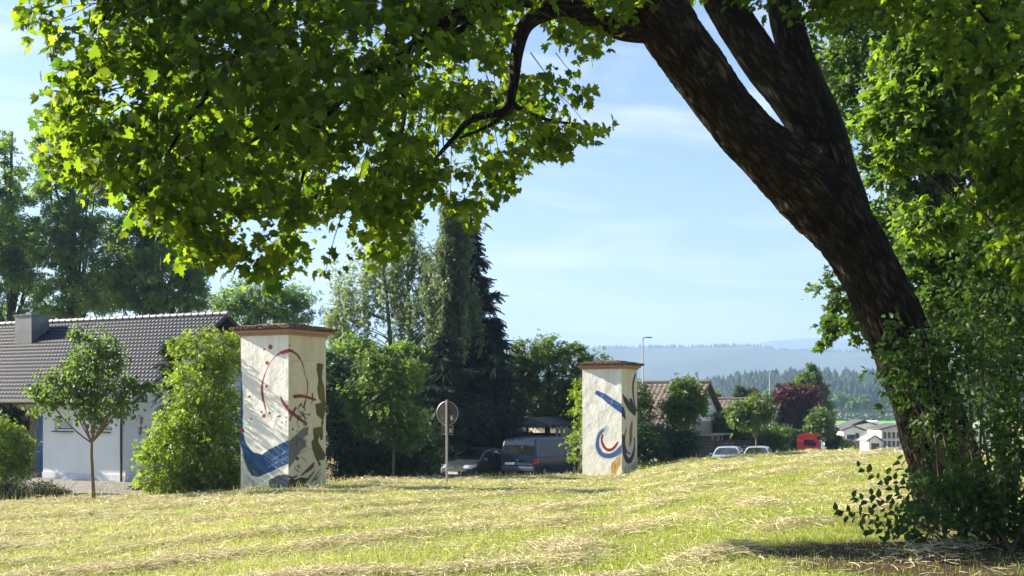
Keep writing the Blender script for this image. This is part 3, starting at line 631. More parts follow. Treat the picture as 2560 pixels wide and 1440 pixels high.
tree('maple_tree', 'shaded tall tree closing the right edge of the picture', 'tree', None, 2620, 24, -350,
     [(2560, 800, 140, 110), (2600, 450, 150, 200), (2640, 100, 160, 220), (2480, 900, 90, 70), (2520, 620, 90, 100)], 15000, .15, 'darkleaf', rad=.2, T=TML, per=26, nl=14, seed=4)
bush('shrub', 'leafy dark shrub covering the right side of the maple trunk', 'shrub', None, 2440, 13.6,
     [(2330, 900, 90, 70), (2260, 960, 60, 70), (2420, 860, 110, 80), (2350, 1010, 70, 60), (2220, 900, 40, 34), (2250, 830, 45, 30)], 1500, .085, 'hazel', T=TO, stems=10, seed=1, per=9, sig=.22)
bush('shrub', 'dense shaded shrub filling the lower right corner', 'shrub', None, 2520, 12.4,
     [(2480, 1190, 110, 110), (2420, 1290, 130, 70), (2560, 1050, 110, 120), (2540, 1330, 90, 80), (2600, 1200, 100, 180), (2380, 1230, 60, 60)], 3600, .082, 'hazel', T=TO, stems=14, seed=2, per=9, sig=.2)
bush('shrub', 'tall dark hazel rising behind the trunk at the right', 'shrub', None, 2540, 16,
     [(2480, 760, 110, 120), (2540, 900, 110, 120), (2480, 980, 80, 90), (2420, 700, 60, 60), (2600, 750, 90, 200), (2560, 620, 90, 90)], 3800, .10, 'hazel', T=TO, stems=14, seed=3, per=12, sig=.2)
# low spray of oval leaves reaching out over the grass
e = empty('shrub', P(2330, 1330, 12.2), 'low sucker shoots with oval leaves reaching left over the grass from the trunk foot', 'shrub')
mb = MB(); lp = []; lt = []; r = np.random.default_rng(5)
for tx, ty in [(2135, 1160), (2095, 1290), (2075, 1275), (2170, 1235), (2210, 1180), (2150, 1330), (2200, 1350), (2240, 1140), (2120, 1240), (2260, 1370), (2300, 1180)]:
    a = P(2330+r.uniform(-20, 60), 1350, 12.3); b = P(tx, ty, 12+r.uniform(-.5, .3)); q = np.linspace(0, 1, 10)[:, None]; md = (a+b)/2+np.array([0, 0, .13]); c = a*(1-q)**2+2*md*q*(1-q)+b*q*q
    mb.tube(c, np.linspace(.006, .002, 10), 5, False)
    for i in range(16):
        t = .25+.75*i/15; j = t*9; p_ = c[int(min(j, 8.99))]+(c[min(9, int(j)+1)]-c[int(min(j, 8.99))])*(j % 1); d = nrm(c[-1]-c[0])
        lp.append(p_); s_ = np.array([-d[2], 0, d[0]]) * (1 if i % 2 else -1); lt.append(d*.55+s_*.8+r.normal(0, .25, 3))
lp = np.array(lp); lt = np.array(lt); V, Fa = scat(TO, lp, lt, np.array([0, -.75, .55])+r.normal(0, .35, lp.shape), r.uniform(.065, .11, len(lp)))
mb.build('stem', M['twig'], e, smooth=True); npmesh('foliage', V, Fa, M['hazel'], e, fattr=np.repeat(r.random(len(lp)), len(TO[1])))
bush('ivy', 'broad leaved creeper and shoots hugging the foot of the leaning trunk', 'climber', None, 2350, 14.1,
     [(2330, 1290, 80, 45), (2300, 1090, 26, 50), (2300, 1180, 20, 40), (2380, 1130, 70, 50), (2400, 1010, 60, 40), (2280, 990, 26, 40), (2210, 1000, 30, 20), (2190, 940, 26, 18)], 650, .09, 'hazel', T=TO, stems=8, seed=6, per=7, sig=.25)

# ------------------------------------------------------------------ left and middle trees

tg = 'tall trees behind the white house'
tree('broadleaf_tree', 'tall slim tree with a pointed crown at the far left behind the chimney', 'tree', tg, 30, 74, 330, [(15, 430, 60, 95), (40, 560, 70, 90), (0, 640, 90, 110), (50, 730, 90, 90), (-80, 550, 100, 160)], 13000, .32, 'bluegreen', rad=.35, per=70, sig=.12, hollow=.25, seed=1)
tree('broadleaf_tree', 'tallest tree behind the white house, top hidden by maple leaves', 'tree', tg, 190, 72, 290, [(150, 370, 62, 80), (190, 480, 80, 100), (150, 600, 80, 80), (230, 660, 90, 90), (170, 740, 90, 60)], 14000, .32, 'bluegreen', rad=.4, per=70, sig=.12, hollow=.25, seed=2)
tree('broadleaf_tree', 'broad dark tree right behind the roof ridge of the white house', 'tree', tg, 380, 70, 500, [(330, 620, 90, 80), (420, 680, 90, 80), (300, 730, 90, 60), (380, 560, 60, 60), (480, 710, 52, 55), (440, 760, 80, 30)], 16000, .30, 'bluegreen', rad=.4, per=70, sig=.12, hollow=.25, seed=3)
tree('broadleaf_tree', 'small airy tree seen above the left mural pillar', 'tree', None, 650, 78, 690, [(650, 745, 90, 50), (575, 770, 60, 40), (735, 765, 60, 45), (650, 820, 110, 60)], 8000, .26, 'bluegreen', rad=.2, sig=.14, hollow=.4, seed=4)
bg_ = 'birches behind the hedge'
def birch(name, label, px, Y, path, strands, n_leaf, leaf, seed, length=(1.0, 3.2), group=bg_):
    r = np.random.default_rng(seed); x = (px-1280)/F*Y; z0 = G(x, Y)-.1; e = empty(name, (x, Y, z0), label, 'tree', group)
    c = [(x, Y, z0)]+[P(a, b, Y) for a, b in path]; c = cr_path(c, 8); mb = MB(); mb.tube(c, np.linspace(.17, .015, len(c)), 9)
    pos = []; out = []
    for (sx, sy, w, h, k) in strands:
        for _ in range(k):
            st = P(sx+r.normal(0, w*.5), sy+r.normal(0, h*.5), Y+r.normal(0, w*.4)*Y/F); i = np.argmin(np.abs(c[:, 2]-(st[2]-.9))+.2*np.abs(c[:, 0]-st[0])); q = np.linspace(0, 1, 7)[:, None]; s = c[i]
            md = (s+st)/2+np.array([0, 0, .35]); 
            if r.random() < .22: mb.tube(s*(1-q)**2+2*md*q*(1-q)+st*q*q, np.linspace(.04, .012, 7), 5)
            ln = r.uniform(*length); m_ = max(4, int(n_leaf*ln)); t = r.random(m_)
            pos.append(st+np.stack([r.normal(0, .10, m_)+np.sin(t*3)*.12, r.normal(0, .10, m_), -t*ln], -1)); out.append(np.repeat(nrm(r.normal(0, 1, 3))[None], m_, 0))
    barkify(mb.build('trunk', M['bark_birch'], e, smooth=True)); pos = np.vstack(pos); out = np.vstack(out)
    leaves('crown', TS, pos, out, .20, M[leaf], r, e, up=.1, rand=.8, droop=.9); return e
birch('birch_tree', 'thin birch with open drooping crown left of the dark spruce', 985, 63, [(978, 900), (968, 760), (955, 640), (950, 560)], [(880, 720, 60, 70, 46), (940, 640, 60, 60, 34), (830, 780, 36, 50, 26), (990, 720, 45, 70, 26), (900, 850, 60, 50, 30)], 20, 'birch', 1)
birch('birch_tree', 'second birch with a pale upright trunk beside the weeping one', 1032, 62, [(1030, 900), (1022, 760), (1018, 620), (1012, 520)], [(1020, 570, 40, 50, 26), (1060, 640, 45, 60, 30), (985, 620, 36, 60, 22), (1030, 760, 60, 60, 30), (1060, 850, 50, 50, 22)], 20, 'birch', 2)
birch('weeping_birch', 'grey green weeping birch hanging in front of the spruce', 1115, 57, [(1115, 900), (1112, 740), (1116, 600), (1122, 500)], [(1118, 520, 24, 26, 34), (1118, 610, 44, 40, 70), (1120, 720, 62, 50, 100), (1135, 560, 34, 40, 40)], 34, 'greybirch', 3, (1.0, 3.0), group=None)
spruce('spruce_tree', 'tall nearly black spruce in the middle of the picture', 'tree', None, 1158, 60, 500, 158, 17000, size=.62, seed=1)
spruce('spruce_tree', 'small pointed spruce on the right flank of the tall one', 'tree', None, 1237, 58, 785, 70, 4000, size=.45, seed=2)
spruce('spruce_tree', 'dark low conifer behind the round street sign', 'tree', None, 1110, 54, 830, 100, 6000, size=.5, seed=3)
bush('bush', 'dark evergreen bush behind the hatchback and the street sign', 'bush', None, 1170, 56, [(1170, 1080, 110, 90), (1260, 1080, 60, 80), (1080, 1110, 60, 70)], 6000, .3, 'spruce', T=TF, seed=4, up=.8)
tree('young_linden', 'young tree with light green crown standing between the left pillar and the sign', 'tree', 'young street trees with stakes', 983, 42.5, 880, [(960, 950, 55, 55), (905, 1000, 48, 50), (1020, 940, 42, 45), (975, 1030, 85, 62), (1010, 1075, 60, 40), (930, 900, 30, 30)], 5200, .19, 'lindenyoung', rad=.06, bark='bark_young', T=TS, per=14, sig=.17, seed=5)
bush('bush', 'dark tall bush directly right of the left mural pillar', 'bush', None, 850, 46, [(850, 1020, 50, 90), (870, 1130, 60, 70), (830, 930, 40, 60), (920, 1130, 60, 60)], 6500, .20, 'darkleaf', seed=5)
bush('bush', 'low dark bush left of the parked hatchback', 'bush', None, 1020, 47.5, [(1000, 1140, 60, 55), (1050, 1150, 50, 50), (960, 1160, 60, 40), (1070, 1090, 40, 60)], 5000, .18, 'darkleaf', seed=6)
tree('broadleaf_tree', 'blue green bushy tree filling the gap under the birches', 'tree', None, 900, 58, 840, [(870, 900, 60, 60), (930, 930, 70, 60), (1000, 900, 60, 50), (850, 990, 60, 60), (1010, 1000, 70, 80)], 9000, .24, 'bluegreen', rad=.15, seed=7)
tree('fruit_tree', 'spreading garden tree left of the right mural pillar', 'tree', None, 1370, 63, 850, [(1330, 900, 70, 60), (1420, 930, 75, 70), (1480, 940, 50, 50), (1360, 1000, 90, 60), (1450, 1020, 70, 60), (1300, 960, 45, 60), (1400, 868, 60, 22)], 12500, .23, 'lindenyoung', rad=.16, sig=.13, seed=8)
bush('bush', 'light green bush peeping out left of the right mural pillar', 'bush', None, 1448, 48.5, [(1452, 1010, 26, 60), (1440, 1110, 28, 45), (1470, 960, 20, 40), (1480, 1080, 30, 90)], 1500, .16, 'privet', seed=7, per=12)
bush('bush', 'dark green bush growing from the right foot of the right mural pillar', 'bush', None, 1610, 49, [(1605, 1110, 42, 60), (1600, 1020, 26, 70), (1630, 1140, 36, 36)], 3800, .16, 'darkleaf', seed=8)
bush('hedge', 'dark rounded hedge in front of the brown roofed house', 'hedge', None, 1672, 60, [(1655, 1100, 50, 40), (1700, 1110, 50, 40)], 4600, .2, 'darkleaf', seed=9)
st = 'young street trees with stakes'
tree('street_tree', 'young street tree in front of the brown roof gable', 'tree', st, 1722, 62, 930, [(1700, 975, 36, 36), (1712, 1020, 55, 45), (1680, 1020, 34, 40), (1735, 1000, 26, 40)], 3000, .24, 'lindenyoung', rad=.07, bark='bark_young', per=14, sig=.17, seed=10, nl=8)
tree('street_tree', 'young street tree between the dark fence and the middle lamp post', 'tree', st, 1893, 80, 985, [(1870, 1040, 48, 36), (1900, 1020, 38, 36), (1850, 1030, 30, 26)], 3000, .28, 'lindenyoung', rad=.08, bark='bark_young', per=14, sig=.17, seed=11, nl=8)
tree('street_tree', 'young street tree beside the red truck cab', 'tree', st, 2050, 108, 1025, [(2048, 1052, 28, 30), (2036, 1070, 20, 14), (2062, 1072, 20, 24)], 2200, .34, 'lindenyoung', rad=.09, bark='bark_young', per=14, sig=.17, seed=12, nl=8)
tree('copper_beech', 'dark purple leaved tree behind the middle lamp post', 'tree', None, 1985, 116, 965, [(1962, 992, 36, 32), (2008, 1000, 38, 36), (1955, 1045, 32, 44), (2022, 1050, 32, 44), (1990, 1085, 50, 40), (1937, 1000, 16, 26)], 9000, .40, 'copper', rad=.25, seed=13)
tree('copper_beech', 'small reddish purple treetop between two green trees', 'tree', None, 1884, 128, 968, [(1884, 985, 16, 14), (1895, 1010, 18, 26)], 1200, .42, 'copper', rad=.2, seed=14, nl=5)
tree('broadleaf_tree', 'tall olive green tree rising behind the purple one', 'tree', None, 2028, 134, 905, [(2028, 935, 22, 28), (2020, 965, 34, 26), (2045, 985, 24, 24), (2035, 1030, 40, 45)], 6500, .46, 'lindenyoung', rad=.3, seed=15)
tree('broadleaf_tree', 'small yellow leaved tree between the two roofs', 'tree', None, 1786, 122, 975, [(1784, 990, 13, 13), (1790, 1010, 12, 20)], 900, .36, 'yellowleaf', rad=.12, seed=16, nl=6)
tree('broadleaf_tree', 'small green treetop behind the farther brown roof', 'tree', None, 1856, 125, 965, [(1856, 985, 18, 20), (1850, 1010, 20, 20)], 1400, .38, 'darkleaf', rad=.15, seed=17, nl=6)
bush('hedge', 'green hedge behind the dark fence beside the street', 'hedge', None, 1845, 90, [(1830, 1075, 45, 26), (1880, 1090, 60, 26), (1940, 1100, 45, 32), (1810, 1050, 25, 20)], 5000, .3, 'lindenyoung', seed=10)
bush('hedge', 'shadowy hedge left of the red truck', 'hedge', None, 1950, 106, [(1950, 1095, 36, 28), (1930, 1085, 25, 28)], 2600, .32, 'darkleaf', seed=11)
bush('bush', 'dark bush right of the red truck cab', 'bush', None, 2082, 118, [(2076, 1090, 16, 30), (2086, 1100, 12, 24)], 1800, .36, 'darkleaf', seed=12)
bush('bush', 'small light green bush in front of the white houses', 'bush', None, 2103, 130, [(2103, 1110, 16, 14)], 700, .36, 'lindenyoung', seed=13)
rd = 'round hazy trees at the foot of the forest'
for i, (px, row, rx, rz, Y, lb) in enumerate([(2108, 1002, 24, 17, 620, 'widest round hazy tree at the forest foot above the green field'), (2158, 1006, 20, 14, 640, 'round hazy tree right of the widest one at the forest foot'), (2072, 1012, 15, 11, 600, 'small hazy tree left of the widest round one'), (2135, 1014, 12, 8, 600, 'lowest hazy tree between the two round ones')]):
    tree('round_tree', lb, 'tree', rd, px, Y, row-rz, [(px, row, rx, rz), (px+rx*.3, row+4, rx*.7, rz*.8)], 1800, 1.8, 'maple_far', rad=.5, T=TD, seed=20+i, nl=4)
pos = np.stack([rng.uniform(150, 330, 5000), rng.uniform(560, 590, 5000), np.zeros(5000)], -1); pos[:, 2] = ground(pos[:, 0], pos[:, 1])+np.abs(rng.normal(0, 1, 5000))*2.4*(.5+fbm(pos[:, 0]*.15, pos[:, 1]*.15, seed=8))
tag(leaves('hedgerow', TD, pos, nrm(rng.normal(0, 1, (5000, 3))), 1.6, M['darkleaf'], rng), 'dark hazy hedgerow running along the green field', kind='stuff')

# ------------------------------------------------------------------ near plants on the left
tree('young_tree', 'small round headed tree with slim trunk in front of the white house', 'tree', None, 234, 31, 815,
     [(225, 850, 50, 40), (205, 920, 75, 50), (150, 975, 75, 45), (250, 960, 80, 60), (320, 975, 50, 34), (240, 1020, 105, 32), (100, 1000, 38, 36), (358, 972, 26, 16), (270, 890, 40, 40)], 3600, .135, 'lindenyoung', rad=.055, bark='bark_young', T=TO, per=10, sig=.17, trunk_top=(238, 860), nl=18, up=.25, droop=1.0, seed=30)
bush('bush', 'tall glowing yellow green bush against the left mural pillar', 'bush', None, 500, 33.0,
     [(520, 880, 70, 60), (575, 900, 26, 70), (500, 960, 80, 70), (560, 1020, 44, 90), (470, 1050, 80, 60), (440, 1130, 85, 70), (540, 1130, 70, 90), (390, 1110, 40, 30), (420, 1200, 75, 35), (530, 1205, 75, 30), (590, 1180, 25, 60), (450, 860, 26, 30)], 13000, .135, 'privet', stems=26, seed=31, per=16, sig=.15, hollow=.3)
spruce('fir_tree', 'slim dark fir half hidden behind the bright bush at the house corner', 'tree', None, 425, 37.5, 840, 70, 1800, leaf='juniper', size=.28, seed=5)
bush('bush', 'clipped round bush at the left edge in front of the blue door', 'bush', None, 10, 36, [(10, 1120, 62, 62), (-30, 1100, 60, 60), (30, 1170, 46, 40)], 8000, .10, 'privet', seed=32, per=24, sig=.12, hollow=.2)
bush('juniper', 'flat spreading juniper beside the driveway', 'bush', None, 60, 32.5, [(60, 1232, 100, 20), (0, 1228, 60, 22), (130, 1240, 55, 12)], 7000, .10, 'juniper', T=TF, seed=33, hollow=.2, up=1.0, sig=.12)
bush('climber', 'dark climbing plant on the cream wall left of the blue door', 'climber', None, 20, 43.6, [(20, 1040, 36, 36), (45, 1060, 18, 36), (-10, 1040, 30, 30)], 2600, .12, 'darkleaf', seed=34)

# ------------------------------------------------------------------ mural pillars
def plaster():
    m, n, l = nodes('painted_plaster'); b = n['Principled BSDF']; b.inputs['Roughness'].default_value = .9; b.inputs['Specular IOR Level'].default_value = .2
    at = n.new('ShaderNodeAttribute'); at.attribute_name = 'paint'; g = n.new('ShaderNodeNewGeometry')
    z = n.new('ShaderNodeTexNoise'); z.inputs['Scale'].default_value = 2.2; z.inputs['Detail'].default_value = 8; l.new(g.outputs['Position'], z.inputs['Vector'])
    mu = n.new('ShaderNodeMix'); mu.data_type = 'RGBA'; mu.blend_type = 'MULTIPLY'; mu.inputs['Factor'].default_value = 1
    l.new(at.outputs['Color'], mu.inputs['A']); rr = rmap(n, l, z.outputs[0], .3, .7, .86, 1.0); cmb = n.new('ShaderNodeCombineColor')
    for i in range(3): l.new(rr, cmb.inputs[i])
    l.new(cmb.outputs[0], mu.inputs['B']); l.new(mu.outputs['Result'], b.inputs['Base Color'])
    z2 = n.new('ShaderNodeTexNoise'); z2.inputs['Scale'].default_value = 5; z2.inputs['Detail'].default_value = 7; z2.inputs['Distortion'].default_value = .8; l.new(g.outputs['Position'], z2.inputs['Vector'])
    p = n.new('ShaderNodeBump'); p.inputs['Strength'].default_value = .30; p.inputs['Distance'].default_value = .035; l.new(z2.outputs[0], p.inputs['Height']); l.new(p.outputs[0], b.inputs['Normal'])
    return m
M['plaster'] = plaster()
TH = math.radians(27.5); DA = np.array([-math.cos(TH), math.sin(TH), 0]); DB = np.array([math.sin(TH), math.cos(TH), 0]); UP = np.array([0, 0, 1.])
WHT = (.83, .83, .81); CRM = (.66, .60, .42)
class Canvas:
    def __init__(s, x, y, base, seed): s.x = x; s.y = y; s.c = np.empty(x.shape+(3,)); s.c[:] = base; s.seed = seed; s.w = (fbm(x/28, y/28, seed=seed)-.5)
    def mix(s, a, col): a = np.clip(a, 0, 1)[..., None]; s.c = s.c*(1-a)+np.array(col)*a
    def stroke(s, pts, w, col, a=1., dry=0., smooth=True):
        p = np.array(pts, float)
        if smooth and len(p) > 2: p = cr_path(p, 8)
        W = np.interp(np.linspace(0, 1, len(p)), np.linspace(0, 1, len(np.atleast_1d(w))), np.atleast_1d(w).astype(float))
        best = np.full(s.x.shape, -1e9)
        for i in range(len(p)-1):
            A, B = p[i], p[i+1]; ab = B-A; t = np.clip(((s.x-A[0])*ab[0]+(s.y-A[1])*ab[1])/(ab@ab+1e-9), 0, 1)
            d = np.hypot(s.x-A[0]-t*ab[0], s.y-A[1]-t*ab[1]); best = np.maximum(best, (W[i]*(1-t)+W[i+1]*t)/2-d)
        al = np.clip((best+s.w*5)/2.5+.5, 0, 1)
        if dry: al *= np.clip((fbm(s.x/6, s.y/22, seed=s.seed+3)-dry+.35)*4, 0, 1)
        s.mix(al*a, col)
    def poly(s, pts, col, a=1., edge=4., dry=0):
        d = polydist(s.x, s.y, pts); i = inpoly(s.x, s.y, pts); sd = np.where(i, d, -d)+s.w*edge*2; al = np.clip(sd/2.5+.5, 0, 1)
        if dry: al *= np.clip((fbm(s.x/9, s.y/26, seed=s.seed+5)-dry+.35)*3, 0, 1)
        s.mix(al*a, col)
    def dot(s, x, y, r_, col): s.mix((r_-np.hypot(s.x-x, (s.y-y)*.9)+s.w*4)/2+.5, col)
def art_left_pillar(face, x, y):
    if face == 0:
        c = Canvas(x, y, WHT, 1); BL = (.030, .085, .23)
        c.poly([(125, 185), (140, 500), (152, 700), (150, 950), (172, 1040), (235, 1115), (300, 1130), (400, 1065), (515, 1010), (515, 1195), (400, 1255), (280, 1310), (215, 1300), (165, 1180), (120, 1000), (120, 400)], BL)
        c.poly([(125, 1190), (165, 1180), (215, 1300), (280, 1310), (515, 1195), (515, 1210), (380, 1300), (235, 1385), (120, 1385)], (.62, .62, .58))
        c.poly([(140, 1130), (200, 1160), (320, 1270), (260, 1310), (190, 1260)], (.035, .075, .10), .7); c.poly([(515, 1275), (430, 1290), (360, 1330), (360, 1390), (515, 1390)], (.09, .11, .15))
        for a, b in [((330, 1090), (480, 1200)), ((370, 1060), (500, 1170)), ((300, 1140), (430, 1240)), ((340, 1200), (505, 1090)), ((330, 1240), (505, 1140)), ((420, 1060), (515, 1110))]: c.stroke([a, b], 3, (.45, .55, .72), .7, .35)
        for a, b in [((330, 1200), (505, 1120)), ((370, 1110), (375, 1190)), ((450, 1060), (445, 1200))]: c.stroke([a, b], 3, (.02, .03, .05), .8)
        for i in range(5): c.stroke([(160, 1290+i*18), (240, 1350+i*12)], 5, (.12, .10, .08), .8)
        c.stroke([(515, 305), (460, 322), (415, 350), (365, 410), (325, 500), (305, 580), (308, 660), (322, 730), (340, 790)], [24, 22, 8, 7, 9, 17, 20, 14, 6], (.33, .045, .055), 1, .12)
        c.stroke([(430, 325), (385, 385), (345, 460), (322, 540)], 3, (.62, .55, .52)); c.stroke([(512, 318), (470, 330)], 20, (.52, .05, .10), .8)
        c.stroke([(452, 670), (465, 705), (495, 745), (515, 765)], [8, 20, 30, 34], (.34, .06, .055), 1, .1)
        for p in [(372, 277, 18), (345, 402, 15), (341, 586, 12), (203, 668, 11), (319, 823, 15), (146, 940, 17), (445, 823, 9)]: c.dot(*p, (.36, .07, .07))
        for p in [(322, 294, 8), (302, 792, 8), (366, 799, 9), (429, 826, 7), (494, 832, 7), (215, 851, 7), (205, 875, 5), (298, 843, 4), (462, 874, 6), (495, 870, 6)]: c.dot(*p, (.09, .04, .045))
        return c.c
    c = Canvas(x, y, CRM, 2); OL = (.105, .095, .030); RD = (.21, .055, .035); GY = (.13, .14, .14); DK = (.05, .04, .03)
    c.poly([(722, 400), (745, 385), (778, 395), (770, 440), (764, 500), (784, 590), (792, 690), (795, 760), (780, 830), (772, 900), (775, 1000), (752, 1008), (742, 960), (735, 1010), (770, 1080), (795, 1130), (785, 1165), (745, 1165), (758, 1205), (742, 1210), (715, 1150), (690, 1080), (680, 1020), (700, 990), (694, 905), (755, 895), (762, 840), (722, 800), (712, 715), (760, 700), (740, 670), (728, 590), (735, 520), (722, 440)], OL)
    c.poly([(740, 560), (784, 590), (792, 690), (750, 680)], (.20, .15, .05), .7); c.poly([(700, 905), (770, 895), (772, 960), (720, 960)], (.20, .15, .06), .6)
    c.stroke([(512, 300), (540, 305), (575, 330), (605, 375), (622, 420), (632, 480), (650, 530), (655, 590), (645, 660), (625, 740)], [26, 22, 16, 12, 8, 5, 7, 8, 6, 16], (.19, .045, .035), 1, .12); c.stroke([(540, 292), (590, 330), (618, 385)], 3, (.75, .70, .55), .8)
    c.stroke([(558, 655), (620, 652), (710, 680)], [30, 26, 20], RD, 1, .1); c.stroke([(692, 630), (690, 690), (678, 716)], [10, 8, 5], RD)
    c.stroke([(512, 765), (560, 800), (600, 835), (645, 872)], [34, 26, 22, 16], RD, 1, .1); c.stroke([(565, 745), (540, 790), (522, 840)], [18, 16, 12], RD, 1, .1)
    for a in [[(600, 715), (585, 760), (620, 800), (575, 830), (640, 850)], [(610, 730), (635, 760), (600, 790), (648, 830)], [(590, 800), (575, 870)], [(625, 790), (640, 880), (615, 870)], [(585, 770), (650, 800)]]: c.stroke(a, [9, 5, 8, 5], DK, 1, .2)
    for p in [(665, 797, 8), (606, 716, 9), (521, 262, 6), (543, 908, 8), (586, 890, 6), (575, 925, 5)]: c.dot(*p, (.12, .05, .03))
    c.poly([(512, 1000), (560, 960), (620, 900), (665, 890), (655, 960), (612, 985), (640, 1000), (640, 1050), (600, 1080), (560, 1150), (512, 1210)], GY, .92, 5, .15)
    for i in range(5): c.stroke([(525+i*6, 1000+i*30), (650, 985+i*16)], 3, (.07, .08, .09), .8)
    for a in [[(575, 955), (570, 1060)], [(590, 980), (640, 1050)]]: c.stroke(a, 6, (.04, .04, .05), .8)
    c.stroke([(690, 1065), (640, 1080), (590, 1110), (620, 1140), (650, 1170)], 4, DK, .8); c.dot(577, 1138, 14, (.16, .045, .03))
    for a in [[(565, 1200), (590, 1190), (580, 1230), (600, 1250)], [(560, 1215), (580, 1240)], [(585, 1190), (605, 1225)]]: c.stroke(a, 6, DK, .9)
    c.stroke([(608, 1268), (650, 1240), (685, 1210), (700, 1180)], [12, 26, 30, 10], (.17, .07, .035), 1, .15); c.stroke([(615, 1275), (660, 1245), (700, 1185)], 4, DK, .7)
    c.poly([(512, 1300), (540, 1285), (560, 1300), (600, 1290), (660, 1300), (640, 1340), (600, 1370), (512, 1390)], (.055, .05, .035)); c.stroke([(512, 1270), (540, 1285), (570, 1275)], 14, (.06, .05, .035))
    for a in [[(640, 1330), (690, 1270), (710, 1230)], [(690, 1330), (730, 1270), (755, 1235)], [(715, 1320), (760, 1270)], [(660, 1300), (700, 1250)]]: c.stroke(a, [14, 10, 4], (.12, .085, .04), .9, .15)
    c.stroke([(540, 378), (710, 368)], 12, (.50, .44, .30), .6)
    return c.c
def art_right_pillar(face, x, y):
    BL = (.035, .10, .33); HA = (.45, .52, .62)
    if face == 0:
        c = Canvas(x, y, WHT, 3)
        c.stroke([(325, 455), (400, 500), (480, 560), (590, 640)], [56, 70, 82, 100], (.55, .62, .70), .7); c.stroke([(330, 458), (400, 500), (480, 560), (600, 645)], [46, 60, 70, 86], BL); c.stroke([(388, 480), (372, 530)], 5, HA, .8); c.stroke([(490, 535), (478, 575)], 6, HA, .8); c.stroke([(380, 520), (560, 590)], 4, HA, .4, .3)
        c.stroke([(430, 850), (370, 890), (335, 960), (335, 1060), (375, 1140), (440, 1160), (520, 1140), (600, 1060)], [60, 60, 56, 70, 80, 80, 80, 90], (.52, .60, .68), .75)
        c.stroke([(405, 860), (365, 900), (335, 970), (335, 1060), (375, 1135), (440, 1155), (520, 1130), (600, 1060)], [26, 36, 30, 40, 50, 52, 56, 70], (.05, .13, .32), 1, .1)
        c.poly([(410, 820), (455, 850), (440, 900), (410, 940), (395, 900)], (.45, .52, .56), .8)
        c.stroke([(385, 925), (378, 990), (405, 1060), (450, 1090), (500, 1070), (535, 1020), (542, 1000)], [24, 26, 30, 34, 30, 26, 14], (.30, .035, .045), 1, .05)
        c.poly([(555, 1140), (578, 1130), (575, 1240), (550, 1300), (525, 1360), (478, 1360), (472, 1270), (480, 1225), (520, 1190)], (.52, .33, .12), 1, 4, .08); c.stroke([(500, 1220), (522, 1250), (515, 1300), (485, 1320)], 5, (.20, .13, .07)); c.stroke([(560, 1150), (540, 1200), (520, 1240)], 5, (.75, .66, .5))
        c.stroke([(205, 380), (215, 700), (200, 1000)], 5, (.62, .62, .60), .4, .2)
        return c.c
    c = Canvas(x, y, CRM, 4); DB_ = (.045, .05, .06)
    c.stroke([(585, 625), (608, 680), (630, 735)], [64, 46, 8], (.04, .05, .09)); c.stroke([(598, 470), (640, 540), (690, 620), (735, 690)], [12, 56, 62, 18], DB_, 1, .06); c.stroke([(690, 520), (715, 610), (735, 670)], 36, DB_)
    c.stroke([(745, 235), (722, 320), (715, 420), (730, 540), (752, 640)], [18, 22, 20, 22, 26], (.07, .065, .05)); c.stroke([(735, 350), (732, 470), (745, 590)], 4, (.7, .7, .6), .8)
    c.stroke([(640, 830), (622, 900), (618, 1000), (640, 1080), (682, 1110)], [10, 18, 20, 20, 16], (.10, .055, .04)); c.stroke([(600, 900), (605, 1010), (625, 1120), (665, 1190), (705, 1150), (728, 1060), (733, 940)], [18, 30, 40, 54, 40, 22, 10], (.07, .06, .08), 1, .05)
    c.stroke([(705, 760), (690, 850), (690, 950), (678, 1030)], [14, 36, 36, 10], (.27, .17, .06), 1, .1); c.stroke([(705, 790), (688, 900), (690, 1000)], 4, (.12, .08, .04), .7)
    c.poly([(690, 1250), (765, 1180), (770, 1400), (600, 1400), (640, 1330)], (.30, .28, .17), .5)
    return c.c
